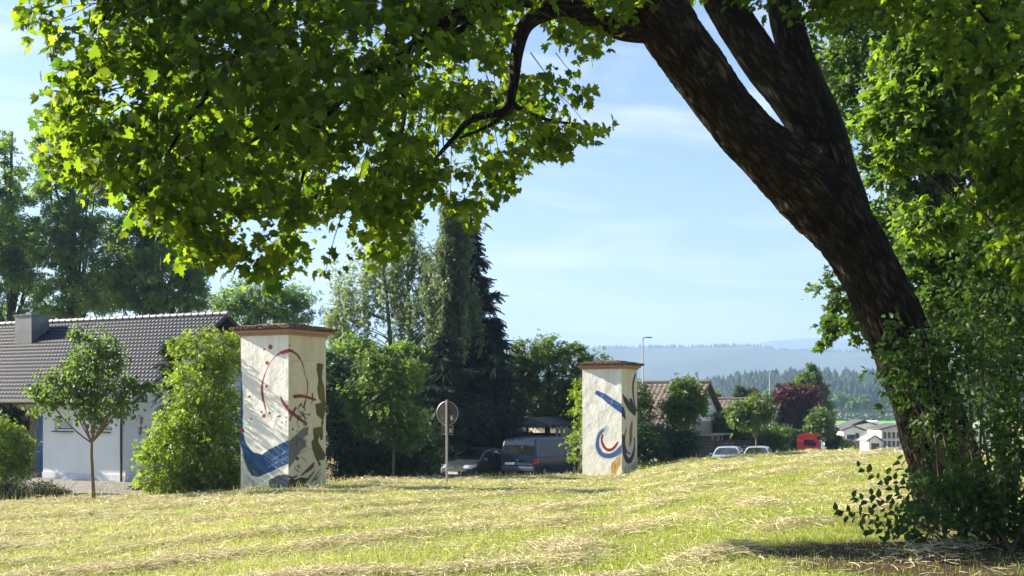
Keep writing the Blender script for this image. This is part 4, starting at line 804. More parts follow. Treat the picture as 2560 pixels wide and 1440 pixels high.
def pillar(label, px, Y, s, ztop, zb, art, crop, g):
    C = np.array([(px-1280)/F*Y, Y, 0.]); ctr = C+(DA+DB)*s/2; e = empty('mural_pillar', (ctr[0], ctr[1], zb), label, 'pillar', g)
    Vs = []; Fs = []; Cs = []; b = 0; nu, nv = 110, 260
    # faces: (start corner, direction, length)
    for k, (st, d) in enumerate([(C+DA*s, -DA), (C, DB), (C+DB*s, DA), (C+DB*s+DA*s, -DB)]):
        u, v = np.meshgrid(np.linspace(0, 1, nu), np.linspace(0, 1, nv)); z = zb+(ztop-zb)*v
        n_ = np.cross(d, UP); rough = (fbm(u*s*3+k*9, z*3, seed=50+k)-.5)*.018*np.minimum(1, np.minimum(u, 1-u)*14); base = -np.exp(-(z-zb-.55)/.12*1.0).clip(0, 1)*0
        p = st+d*(u*s)[..., None]+UP*z[..., None]+n_*(rough+base)[..., None]
        if k < 2:
            x0, x1, yt, yb = crop[k]; c = art(k, x0+(x1-x0)*u, yb+(yt-yb)*(v-(.6/(ztop-zb)))/(1-.6/(ztop-zb)))
            low = sstep(.75, .55, z-zb+.25*fbm(u*6, v*2, seed=60)); c = c*(1-low[..., None]*.45)+np.array((.20, .19, .13))*low[..., None]*.45
        if k < 2:      # rain streaks under the cornice and hairline wear
            stk = np.clip((fbm(u*34+k*7, v*2.2, seed=81)-.52)*5, 0, 1)*sstep(.45, 1., v)*.16+np.clip((fbm(u*9+k*3, v*22, seed=83)-.60)*6, 0, 1)*.10
            c = c*(1-stk[..., None])+np.array((.26, .24, .18))*stk[..., None]
        else: c = np.empty(u.shape+(3,)); c[:] = CRM if k == 2 else WHT
        I = (np.arange(nv-1)[:, None]*nu+np.arange(nu-1)[None]).ravel(); Vs.append(p.reshape(-1, 3)); Cs.append(c.reshape(-1, 3)); Fs.append(np.stack([I, I+1, I+nu+1, I+nu], 1)+b); b += nu*nv
    cc = np.vstack(Cs); npmesh('body', np.vstack(Vs), np.vstack(Fs), M['plaster'], e, smooth=False, pcol=np.c_[cc, np.ones(len(cc))])
    ax = (-DA, DB, UP); mb = MB(); z = ztop
    for w, h in [(.10, .055), (.19, .03), (.27, .075)]: mb.box((ctr[0], ctr[1], z+h/2), (s+w, s+w, h), ax, .012); z += h
    mb.build('cornice', M['cornice'], e)
    mb = MB(); r = np.random.default_rng(int(px)); k = 18; W = s+.46          # ragged tile courses and moss along the edge of the cap
    mb.box((ctr[0], ctr[1], z+.035), (W-.1, W-.1, .07), ax)
    for sd in range(4):
        d = (-DA, DB, DA, -DB)[sd]; nn = np.cross(d, UP)
        for i in range(k):
            t = (i+.5)/k-.5; c = ctr+d*t*W+nn*(W/2-.16+r.uniform(-.02, .02)); mb.box((c[0], c[1], z+.05+r.uniform(-.008, .012)), (W/k*.96, .32, .055+r.uniform(0, .03)), (d, nn, UP), .01)
    mb.box((ctr[0], ctr[1], z+.11), (W*.8, W*.8, .08), ax, .03); mb.box((ctr[0], ctr[1], z+.17), (W*.5, W*.5, .06), ax, .03); mb.build('cap', M['capslab'], e)
    pos = []; 
    for i in range(900):
        a, b_ = r.uniform(-.5, .5, 2); edge = r.random() < .5
        if edge: 
            if r.random() < .5: a = .49*np.sign(a)
            else: b_ = .49*np.sign(b_)
        pos.append(ctr-DA*a*W+DB*b_*W+UP*(z+.08+.10*(1-2*max(abs(a), abs(b_)))))
    pos = np.array(pos); leaves('moss', TD, pos, nrm(r.normal(0, 1, pos.shape)), .05, M['moss'], r, e, up=.2, rand=1.2, droop=-.2)
    return e
gp = 'square plastered pillars with painted abstract murals'
pillar('tall white pillar with red arc, blue swoosh and olive marks, beside the bright bush', 721, 31.0, 1.70, EYE+163/F*31, EYE-215/F*31-.6, art_left_pillar, [(133, 512, 185, 1370), (512, 795, 180, 1345)], gp)
pillar('smaller white pillar with slanting blue bar and blue and red hooks, right of the van', 1554, 45.0, 1.72, EYE+78/F*45, EYE-188/F*45-.6, art_right_pillar, [(170, 585, 196, 1362), (585, 765, 190, 1330)], gp)

# ------------------------------------------------------------------ white house on the left
A = np.array([math.cos(TH), -math.sin(TH), 0.]); B = np.array([math.sin(TH), math.cos(TH), 0.])     # along the ridge (to the right), to the back
def tiles(mb_name, o, u, v, Lu, Lv, mat, parent, du=.20, dv=.27, su=.0333, amp=.022, lip=.03, off=0):
    """tiled slope: o lower left corner, u along the eave, v up the slope"""
    nu = int(Lu/su)+1; nv = int(Lv/dv)*4+1; n = nrm(np.cross(u, v)); n = n if n[2] > 0 else -n
    U = np.linspace(0, Lu, nu); K = np.arange(int(Lv/dv)); row = np.concatenate([[k*dv+.0, k*dv+.004, k*dv+dv*.5, k*dv+dv-.001] for k in K]); hh = np.tile([0, lip, lip*.5, 0], len(K))
    UU, VV = np.meshgrid(U, row); w = np.abs(np.sin(math.pi*UU/du))**.8*amp*0+(.5+.5*np.cos(2*math.pi*UU/du))**1.5*amp; H = w+hh[:, None]
    p = o+u*UU[..., None]+v*VV[..., None]+n*H[..., None]; I = (np.arange(len(row)-1)[:, None]*nu+np.arange(nu-1)[None]).ravel()
    return npmesh(mb_name, p.reshape(-1, 3), np.stack([I, I+1, I+nu+1, I+nu], 1), mat, parent)
FC = np.array([-14.15, 41.0, -1.42]); H0 = empty('house', FC, 'white single storey house with wavy slate blue tile roof and blue door', 'house')
HL, HD = 15.0, 8.6; zw = 1.55; zg = -1.5
def FP(a, b, z): return FC*np.array([1, 1, 0])-A*a+B*b+UP*z     # a to the left of the front right corner, b backwards
def pr_(mb, pts, d): return mb.add(pts+[p+d for p in pts], [tuple(range(len(pts)))[::-1], tuple(range(len(pts), 2*len(pts)))]+[(i, (i+1) % len(pts), len(pts)+(i+1) % len(pts), len(pts)+i) for i in range(len(pts))])
bw = 4.35; rec = 1.5
ridge = 5.0; ov = .6; slope = (ridge-zw)/(HD/2+ov)
mb = MB()      # gable wall, with the front block wall; openings are left for the windows
zt_ = zw+.1
gab = [FP(0, 0, zg), FP(0, HD, zg), FP(0, HD, zw+slope*ov-.12), FP(0, HD/2, ridge-.12), FP(0, 0, zw+slope*ov-.12)]
pr_(mb, gab, -A*.3)
def wall_open(mb, a0, a1, b, z0, z1, opens, t=.3):
    """front wall from a0 to a1 with rectangular openings (a_lo, a_hi, z_lo, z_hi)"""
    xs = sorted({a0, a1, *[o[0] for o in opens], *[o[1] for o in opens]}); zs = sorted({z0, z1, *[o[2] for o in opens], *[o[3] for o in opens]})
    for i in range(len(xs)-1):
        for j in range(len(zs)-1):
            cxx = (xs[i]+xs[i+1])/2; czz = (zs[j]+zs[j+1])/2
            if any(o[0] < cxx < o[1] and o[2] < czz < o[3] for o in opens): continue
            c = FP(cxx, b+t/2, czz); mb.box(c, (xs[i+1]-xs[i], t, zs[j+1]-zs[j]), (A, B, UP))
W1 = (2.75, 3.70, .43, .99); W2 = (.80, 1.72, .43, .99)
wall_open(mb, .302, bw, 0, -1.15, zw+.25, [W1, W2])
mb.box(FP(bw-.15, rec/2+.15, .1), (.3, rec-.31, 2.7), (A, B, UP))
wall_open(mb, bw-.3, HL, rec, zg, zw+.9, [(5.85, 7.12, -1.24, .97)])
mb.build('wall', M['wall'], H0)
mb = MB(); mb.box(FP(bw/2-.0, .13, -1.33), (bw+.05, .31, .36), (A, B, UP)); mb.build('plinth', M['plinth'], H0)
mb = MB(); mb.box(FP(10.2, rec-.012, -.1), (6.0, .02, 3.2), (A, B, UP)); mb.build('cream_panel', M['wallcream'], H0)
# roof: front slope, back slope, verge boards, ridge, gutter
v = nrm(B*(HD/2+ov)+UP*(ridge-zw)); Ls = math.hypot(HD/2+ov, ridge-zw); RO = 1.05
o = FP(HL+RO, -ov, zw); rf = tiles('roof', o, A, v, HL+2*RO, Ls, M['tile'], H0)
vb = nrm(-B*(HD/2+ov)+UP*(ridge-zw)); tiles('back_roof', FP(HL+RO, HD+ov, zw), A, vb, HL+2*RO, Ls, M['tile'], H0, su=.15)
mb = MB()
for (o_, vv) in ((FP(-RO+.02, -ov, zw-.13), v), (FP(-RO+.02, HD+ov, zw-.13), vb)): pr_(mb, [o_, o_+vv*Ls, o_+vv*Ls+UP*.13, o_+UP*.13], -A*.05)
pr_(mb, [FP(-RO+.06, -ov+.05, zw-.1), FP(-RO+.06, HD/2, ridge-.1), FP(-RO+.06, HD/2, ridge-.03), FP(-RO+.06, -ov+.05, zw-.03)], -A*(HL+2*RO-.1))
mb.build('verge_board', M['darkwood'], H0)
mb = MB(); k = int((HL+2*RO)/.38)
for i in range(k):
    c0 = FP(HL+RO-i*.38, HD/2, ridge+.015); mb.tube([c0, c0+A*.40], [.10, .125], 10)
mb.build('ridge_cap', M['tileedge'], H0, smooth=True)
mb = MB(); mb.tube([FP(-RO, -ov-.07, zw-.04), FP(HL+RO, -ov-.07, zw-.04)], .07, 10); mb.build('gutter', M['darkwood'], H0, smooth=True)
mb = MB(); mb.tube(cr_path([FP(.12, -ov-.07, zw-.1), FP(.12, -.35, zw-.3), FP(.12, -.09, zw-.5), FP(.12, -.09, .5), FP(.12, -.09, -1.42)], 5), .045, 9); mb.build('downpipe', M['darkwood'], H0, smooth=True)
for (a0, a1, z0, z1) in (W1, W2):
    mb = MB(); c = FP((a0+a1)/2, .12, (z0+z1)/2); w_, h_ = a1-a0, z1-z0
    for s_ in (-1, 1): mb.box(c+A*s_*(w_/2-.03), (.06, .08, h_), (A, B, UP)); mb.box(c+UP*s_*(h_/2-.03), (w_-.12, .08, .06), (A, B, UP))
    wn = mb.build('window', M['white'], H0)
    mb = MB()
    for i in range(9): mb.box(c+UP*(h_/2-.09-i*.043)+B*(.0+.004*(i % 2)), (w_-.12, .02, .036), (A, B, UP), .006)
    mb.build('roller_shutter', M['shutter'], wn)
    mb = MB(); mb.box(c+B*.04-UP*.0, (w_-.12, .01, h_-.12), (A, B, UP)); mb.build('pane', M['darkglass'], wn)
    mb = MB(); mb.box(FP((a0+a1)/2, -.03, z0-.02), (w_+.12, .2, .035), (A, B, UP)); mb.build('sill', M['darkwood'], wn)
# door
mb = MB(); dc = FP(6.26, rec+.10, -.135); dwid = .82; mb.box(dc, (dwid, .06, 2.20), (A, B, UP)); 
for s_ in (-.36, .0, .36): mb.box(dc-B*.035+A*s_*.65, (.18, .02, 2.0), (A, B, UP), .006)
dr = mb.build('door', M['bluepaint'], H0)
mb = MB(); hp = dc-B*.1-A*.33; mb.tube([hp-UP*.5, hp+UP*.55], .018, 8); mb.tube([hp-UP*.4, hp-UP*.4+B*.08], .012, 6); mb.tube([hp+UP*.4, hp+UP*.4+B*.08], .012, 6); mb.build('handle', M['metal'], dr, smooth=True)
mb = MB(); mb.box(FP(6.90, rec+.10, -.135), (.42, .05, 2.20), (A, B, UP)); mb.build('side_window', M['darkglass'], H0)
mb = MB(); 
for i in range(3): mb.box(FP(6.1, .78-i*.18, -1.30-i*.11), (2.6, 1.4+i*.02, .11), (A, B, UP), .01)
mb.build('step', M['step'], H0)
# chimney
mb = MB(); cc_ = FP(9.0, 3.3, 4.45); mb.box(cc_, (1.05, .9, 1.5), (A, B, UP), .01); ch = mb.build('chimney', M['zinc'], H0)
mb = MB(); mb.box(cc_+UP*.77, (1.13, .98, .04), (A, B, UP)); mb.tube([cc_+UP*.77, cc_+UP*.95], .10, 10); mb.build('chimney_cap', M['zinc'], ch)
mb = MB(); mb.box(cc_-UP*.62-B*.48, (1.3, .5, .03), (A, nrm(B*.8+UP*.55), nrm(UP*.8-B*.55))); mb.build('flashing', M['metal'], ch)
# pot by the steps and rusty lizards on the gable
mb = MB(); q_ = FP(7.0, .85, -1.24); prof = [(.16, 0), (.20, .06), (.15, .12), (.24, .30), (.30, .42), (.27, .44)]
vs = [q_+np.array([r_*math.cos(a), r_*math.sin(a), z_]) for r_, z_ in prof for a in np.arange(14)*2*math.pi/14]; mb.add(vs, [(i*14+k, i*14+(k+1) % 14, (i+1)*14+(k+1) % 14, (i+1)*14+k) for i in range(5) for k in range(14)]+[tuple(5*14+k for k in range(14))])
fp = empty('flower_pot', q_, 'small stone flower pot with a little plant beside the blue door', 'flower pot'); mb.build('pot', M['pot'], fp, smooth=True)
r = np.random.default_rng(8); pp = q_+np.array([0, 0, .5])+r.normal(0, .10, (160, 3)); leaves('foliage', TO, pp, nrm(r.normal(0, 1, (160, 3))), .09, M['hazel'], r, fp)
for i, (b_, z_, sz, lb) in enumerate([(.75, .78, .22, 'uppermost rusty lizard ornament on the gable wall'), (.70, .40, .24, 'larger rusty lizard ornament below the top one on the gable wall'), (1.15, .22, .17, 'small lowest rusty lizard ornament on the gable wall')]):
    mb = MB(); c = FP(-.03, b_, z_); q = np.linspace(-1, 1, 14); pt = [c+B*(.10*sz*math.sin(t*3.2))+UP*sz*t for t in q]; mb.tube(pt, [max(.004, .10*sz*(1-abs(t-.35)*.8)) for t in q], 7)
    for t, s_ in ((.45, 1), (.45, -1), (-.2, 1), (-.2, -1)): a = c+UP*sz*t; mb.tube([a, a+B*s_*sz*.35+UP*sz*.12, a+B*s_*sz*.42+UP*sz*.35], .012, 5)
    tag(mb.build('wall_ornament', M['rust'], smooth=True), lb, 'ornament', 'lizard ornaments on the gable wall')

# ------------------------------------------------------------------ other houses
def gable_house(label, corner, Lh, Dh, zg, ze, zr, wallm, roofm, ov=.5, back=0, grp=None, du=.3, A=A, B=B, tilesu=.10):
    """corner = front right foot of the wall"""
    c = np.array(corner, float); e = empty('house', (c[0], c[1], zg), label, 'house', grp); c[2] = 0
    Q = lambda a, b, z: c-A*a+B*b+UP*z
    mb = MB(); zb_ = ze-back*(zr-ze)/(Dh/2); pr_(mb, [Q(0, 0, zg), Q(0, Dh+back, zg), Q(0, Dh+back, zb_-.1), Q(0, Dh/2, zr-.12), Q(0, 0, ze-.1)], -A*Lh); wl = mb.build('wall', wallm, e)
    s_ = (zr-ze)/(Dh/2); v = nrm(B*(Dh/2)+UP*(zr-ze)); Lf = math.hypot(Dh/2+ov, (Dh/2+ov)*s_); tiles('roof', Q(Lh+ov, -ov, ze-ov*s_), A, v, Lh+2*ov, Lf, roofm, e, du=du, su=tilesu, amp=.05, lip=.04, dv=.4)
    vb = nrm(-B*(Dh/2)+UP*(zr-ze)); Lb = math.hypot(Dh/2+ov+back, (Dh/2+ov+back)*s_); tiles('back_roof', Q(Lh+ov, Dh+ov+back, ze-(ov+back)*s_), A, vb, Lh+2*ov, Lb, roofm, e, du=du, su=tilesu*2, dv=.4)
    mb = MB()
    for o_, vv, L_ in ((Q(-ov+.02, -ov, ze-ov*s_-.2), v, Lf), (Q(-ov+.02, Dh+ov+back, ze-(ov+back)*s_-.2), vb, Lb)): pr_(mb, [o_, o_+vv*L_, o_+vv*L_+UP*.24, o_+UP*.24], -A*.06)
    mb.box(Q(Lh/2, -ov-.03, ze-ov*s_-.06), (Lh+2*ov, .05, .16), (A, B, UP)); mb.build('verge_board', M['darkwood'], e)
    mb = MB(); mb.tube([Q(-ov, Dh/2, zr+.05), Q(Lh+ov, Dh/2, zr+.05)], .11, 8); mb.build('ridge_cap', M['tileedge'] if roofm is not M['tilebrown'] else roofm, e, smooth=True)
    return e, Q
def at(px, Y): return np.array([(px-1280)/F*Y, Y, 0])
zH = G(*at(1700, 86)[:2])-.2
h3, Q3 = gable_house('house with big brown corrugated roof and white gable behind the young street tree', at(1712, 84), 13, 9.5, zH, -.15, 3.02, M['wallwhite'], M['tilebrown'], back=1.2, du=.42)
mb = MB(); mb.box(Q3(-.04, 5.4, -1.0), (.06, 7.2, 1.9), (A, B, UP))
for i in range(11): mb.box(Q3(-.09, 5.4, -1.85+i*.17), (.05, 7.2, .15), (A, B, UP))
mb.build('timber_cladding', M['wood'], h3)
mb = MB()
for b_ in (2.0, 4.4, 6.6, 8.8): mb.box(Q3(-1.5, b_, -2.4), (.14, .14, 2.6), (A, B, UP))
pr_(mb, [Q3(-.1, 1.4, -3.5), Q3(-.1, 1.7, -3.5), Q3(-.1, 3.6, -1.2), Q3(-.1, 3.3, -1.2)], A*1.5); mb.box(Q3(-.85, 5.4, -1.08), (1.6, 7.4, .12), (A, B, UP)); mb.build('porch', M['wood'], h3)
for b_ in (4.0, 6.6):
    mb = MB(); mb.box(Q3(-.05, b_, -2.5), (.06, 1.3, 1.4), (A, B, UP)); f = mb.build('window', M['white'], h3); mb = MB(); mb.box(Q3(-.085, b_, -2.5), (.02, 1.1, 1.2), (A, B, UP)); mb.build('pane', M['darkglass'], f)
gable_house('low house with dark brown striped roof behind the middle street tree', at(1918, 112), 8.5, 9, G(*at(1900, 114)[:2])-.2, -1.1, 1.72, M['wallwhite'], M['tilebrown'], du=.5)
h5, Q5 = gable_house('half hidden house with red brown tiled gable between spruce and garden tree', at(1312, 66), 7, 8, G(*at(1290, 68)[:2])-.2, 1.55, 3.65, M['wallcream'], M['tilered'], du=.4, A=nrm(np.array([.55, .83, 0])), B=nrm(np.array([-.83, .55, 0])))
# carport behind the van
cp = at(1340, 60); zc0 = G(cp[0], cp[1]); e = empty('carport', (cp[0], cp[1], zc0), 'dark carport with low grey sloping roof behind the van', 'carport'); zr0 = EYE-62/F*60
mb = MB(); pr_(mb, [at(1262, 59)+UP*(zr0-.02), at(1320, 59)+UP*(zr0+.42), at(1372, 59)+UP*(zr0+.02), at(1372, 59)+UP*(zr0-.1), at(1262, 59)+UP*(zr0-.12)], B*5.0); mb.box(at(1405, 62)+UP*(zr0-.03), (2.1, 3, .12), (A, B, UP)); mb.build('roof', M['tiledark'], e)
mb = MB(); 
for p_ in (1268, 1318, 1372, 1425): mb = MB(); mb.box(at(p_, 60.5)+UP*((zr0-.15+zc0)/2), (.12, .12, zr0-.15-zc0), (A, B, UP)); mb.build('post', M['darkwood'], e)
mb = MB(); mb.box(at(1350, 64)+UP*(zc0+1.1), (3.8, .1, 2.2), (A, B, UP)); mb.build('back_wall', M['darkwood'], e)
fe = empty('slat_fence', at(1405, 58)+UP*G(*at(1405, 58)[:2]), 'dark fence with upright pale slats above the front of the van', 'fence'); mb = MB(); zf = EYE-64/F*58
for i in range(5): mb.box(at(1393+i*11.5, 58)+UP*(zf-.42), (.165, .03, .80), (A, B, UP))
mb.build('slats', M['wood'], fe)
for o_ in (.03, .95): mb = MB(); mb.box(at(1412, 58.1)+UP*(zf-o_), (1.5, .06, .14), (A, B, UP)); mb.build('rail', M['darkwood'], fe)
# low dark plank fence by the parked cars
fe = empty('plank_fence', at(1815, 84)+UP*G(*at(1815, 84)[:2]), 'long low dark plank fence in front of the brown roofed houses', 'fence'); mb = MB(); zt1 = EYE-100/F*84
p0, p1 = at(1742, 83), at(1885, 84); d_ = nrm(p1-p0); Lf = np.linalg.norm(p1-p0)
for i in range(6): mb.box((p0+p1)/2+UP*(zt1-.12-i*.22), (Lf, .03+.004*(i % 2), .20), (d_, np.cross(UP, d_), UP))
mb.build('planks', M['darkwood'], fe)
for i in range(4): mb = MB(); mb.box(p0+d_*(Lf*i/3)+UP*(zt1-.75), (.12, .12, 1.5), (d_, np.cross(UP, d_), UP)); mb.build('post', M['darkwood'], fe)
mb = MB(); p0 = at(1984, 122); 
for i in range(12): mb.box(p0+np.array([i*.16, 0, EYE-118/F*122]), (.05, .03, .8), ((1, 0, 0), (0, 1, 0), (0, 0, 1)))
mb.box(p0+np.array([.9, 0, EYE-112/F*122]), (2.0, .05, .06)); tag(mb.build('barrier', M['white']), 'small white barred barrier left of the red truck', 'barrier')
# white houses in the valley
wh = 'pale houses at the end of the street'
def block(label, px0, px1, Y, row, depth, wallm, roofm, kind, wins, seed):
    x0, x1 = at(px0, Y)[0], at(px1, Y)[0]; zt = EYE+(HOR-row)/F*Y; zb = G((x0+x1)/2, Y)-.5; e = empty('house', ((x0+x1)/2, Y, zb), label, 'house', wh); mb = MB(); cz = (zt+zb)/2
    if kind == 'flat': mb.box(((x0+x1)/2, Y+depth/2, cz), (x1-x0, depth, zt-zb))
    else: pr_(mb, [np.array([x0, Y, zb]), np.array([x1, Y, zb]), np.array([x1, Y, zt-kind*.1]), np.array([(x0+x1)/2, Y, zt]) if kind < 10 else np.array([x1, Y, zt]), np.array([x0, Y, zt-kind*.1])] , np.array([0, depth, 0]))
    mb.build('wall', wallm, e); mb = MB()
    if kind == 'flat': mb.box(((x0+x1)/2, Y+depth/2, zt+.12), (x1-x0+.4, depth+.4, .22))
    else:
        k = kind*.1; xm = (x0+x1)/2
        pr_(mb, [np.array([x0-.4, Y-.3, zt-k-.03]), np.array([xm, Y-.3, zt+.03]), np.array([xm, Y-.3, zt+.22]), np.array([x0-.4, Y-.3, zt-k+.16])], np.array([0, depth+.6, 0]))
        pr_(mb, [np.array([x1+.4, Y-.3, zt-k-.03]), np.array([xm, Y-.3, zt+.03]), np.array([xm, Y-.3, zt+.22]), np.array([x1+.4, Y-.3, zt-k+.16])], np.array([0, depth+.6, 0]))
    mb.build('roof', roofm, e)
    for (wx, wrow, ww, wh_) in wins:
        X_ = at(wx, Y)[0]; Z_ = EYE+(HOR-wrow)/F*Y; mb = MB(); mb.box((X_, Y-.02, Z_), (ww+.16, .08, wh_+.16)); f = mb.build('window', M['white'], e); mb = MB(); mb.box((X_, Y-.07, Z_), (ww, .03, wh_)); mb.build('pane', M['darkglass'], f)
    return e
block('flat roofed white building furthest left in the valley group', 2084, 2122, 232, 1066, 8, M['wallwhite'], M['tilegrey'], 'flat', [(2096, 1084, 1.0, 1.2), (2108, 1084, 1.0, 1.2)], 1)
block('white house with grey pitched roof in the middle of the valley group', 2108, 2160, 205, 1066, 7, M['wallwhite'], M['tiledark'], 8, [(2122, 1094, .7, 1.1), (2132, 1094, .7, 1.1), (2143, 1090, .7, 1.1), (2150, 1112, 2.0, 1.4), (2124, 1114, .8, 1.5)], 2)
block('long white house with two upper windows behind the middle one', 2122, 2196, 222, 1052, 7, M['wallwhite'], M['tiledark'], 12, [(2140, 1078, .8, 1.0), (2152, 1078, .8, 1.0)], 3)
block('small white garage with pale grey roof beside the pink toned building', 2172, 2203, 196, 1090, 5, M['wallwhite'], M['tilegrey'], 9, [(2188, 1118, 1.4, 1.4)], 4)
block('tall pale pink building with narrow windows beside the maple trunk', 2203, 2300, 210, 1062, 8, M['wallpink'], M['tiledark'], 9, [(2212+i*11, 1088+22*j, .55, 1.2) for i in range(8) for j in range(2)], 5)
block('white house end seen through gaps right of the maple trunk', 2420, 2500, 215, 1060, 14, M['wallwhite'], M['tilegrey'], 16, [(2440, 1085, .8, 1.1), (2470, 1085, .8, 1.1)], 6)

# ------------------------------------------------------------------ street lamps and the sign
def lamp(label, px, Y, row, w):
    p = at(px, Y); z0 = G(p[0], Y); zt = EYE+(HOR-row)/F*Y; e = empty('street_lamp', (p[0], Y, z0), label, 'street lamp', 'grey street lamps along the road')
    mb = MB(); mb.tube([(p[0], Y, z0-.2), (p[0], Y, z0+1.2), (p[0], Y, z0+1.25), (p[0], Y, zt)], [.085, .085, .06, .045], 10); mb.build('pole', M['metal'], e, smooth=True)
    mb = MB(); mb.tube([(p[0], Y, zt-.03), (p[0]+w*.35, Y, zt)], .03, 8); mb.box((p[0]+w*.66, Y, zt+.01), (w*.72, .22, .07), bevel=.02); mb.build('lamp_head', M['lamp'], e)
lamp('tallest street lamp rising just right of the right mural pillar', 1607, 76, 844, .62)
lamp('middle street lamp in front of the purple leaved tree', 1924, 104, 929, .62)
lamp('small far street lamp above the street tree by the truck', 2040, 142, 981, .6)
lamp('farthest tiny street lamp above the white houses', 2078, 205, 1013, .6)
sp = at(1117, 36.5); z0 = G(sp[0], 36.5); sc = 36.5/F; e = empty('road_sign', (sp[0], 36.5, z0), 'round road sign seen from behind with small plate below on a steel post', 'road sign')
mb = MB(); mb.tube([(sp[0], 36.5, z0-.2), (sp[0], 36.5, EYE+1*sc)], .035, 12); mb.build('post', M['metal'], e, smooth=True)
yaw = math.radians(24); u = np.array([math.cos(yaw), -math.sin(yaw), 0]); nn = np.cross(UP, u); nn = -nn if nn[1] > 0 else nn      # nn points towards the camera: the sign's back
def disc(c, r_, u, nn, t, seg=40): 
    mb = MB(); pts = [(r_*math.cos(a), r_*math.sin(a)) for a in np.arange(seg)*2*math.pi/seg]; mb.prism(pts, nn*t, c, u, UP); return mb
ds = np.array([sp[0], 36.5, EYE-33*sc])-nn*.045; s1 = disc(ds, .385, u, nn, .012).build('sign_disc', M['signback'], e)
mb = MB(); a_ = np.linspace(0, 2*math.pi, 49); mb.tube([ds+u*.385*math.cos(t)+UP*.385*math.sin(t)+nn*.006 for t in a_], .011, 6, False); mb.build('rim', M['metal'], s1, smooth=True)
mb = MB(); mb.prism([(0, 0), (.085, .03), (.07, .17), (-.01, .15)], nn*.004, ds+nn*.014+u*.13-UP*.24, u, UP); mb.build('sticker', M['sticker'], s1)
mb = MB(); o_ = ds+nn*.020+u*.155-UP*.22
for p_, q_ in (((0, .12), (.04, .125)), ((.04, .125), (.035, .075)), ((.035, .075), (.01, .07)), ((.035, .075), (.035, .02)), ((.035, .02), (-.005, .015))): mb.tube([o_+u*p_[0]+UP*p_[1], o_+u*q_[0]+UP*q_[1]], .006, 4)
mb.build('sticker_print', M['blackplastic'], s1)
pl = np.array([sp[0], 36.5, EYE-75*sc])-nn*.045; mb = MB(); mb.box(pl, (.40, .012, .31), (u, nn, UP), .004); s2 = mb.build('sign_plate', M['signback'], e)
mb = MB()
for a, b in (((-.2, -.155), (.2, -.155)), ((.2, -.155), (.2, .155)), ((.2, .155), (-.2, .155)), ((-.2, .155), (-.2, -.155))): mb.tube([pl+u*a[0]+UP*a[1]+nn*.006, pl+u*b[0]+UP*b[1]+nn*.006], .008, 5)
mb.build('rim', M['metal'], s2); mb = MB(); mb.box(pl+nn*.012+u*.115-UP*.02, (.07, .004, .12), (u, nn, UP)); mb.build('sticker', M['sticker'], s2); mb = MB(); mb.box(pl+nn*.016+u*.115-UP*.03, (.03, .004, .05), (u, nn, UP)); mb.build('sticker_print', M['stickero'], s2)
mb = MB()
for z_ in (EYE-10*sc, EYE-56*sc, EYE-68*sc, EYE-82*sc): mb.tube([(sp[0], 36.5, z_-.02), (sp[0], 36.5, z_+.02)], .045, 12); mb.box(np.array([sp[0], 36.5, z_])-nn*.03, (.10, .03, .03), (u, nn, UP))
mb.build('clamp', M['metal'], e)
for i, (px_, Y_, rt) in enumerate([(983, 42.2, 1140)]):
    pass

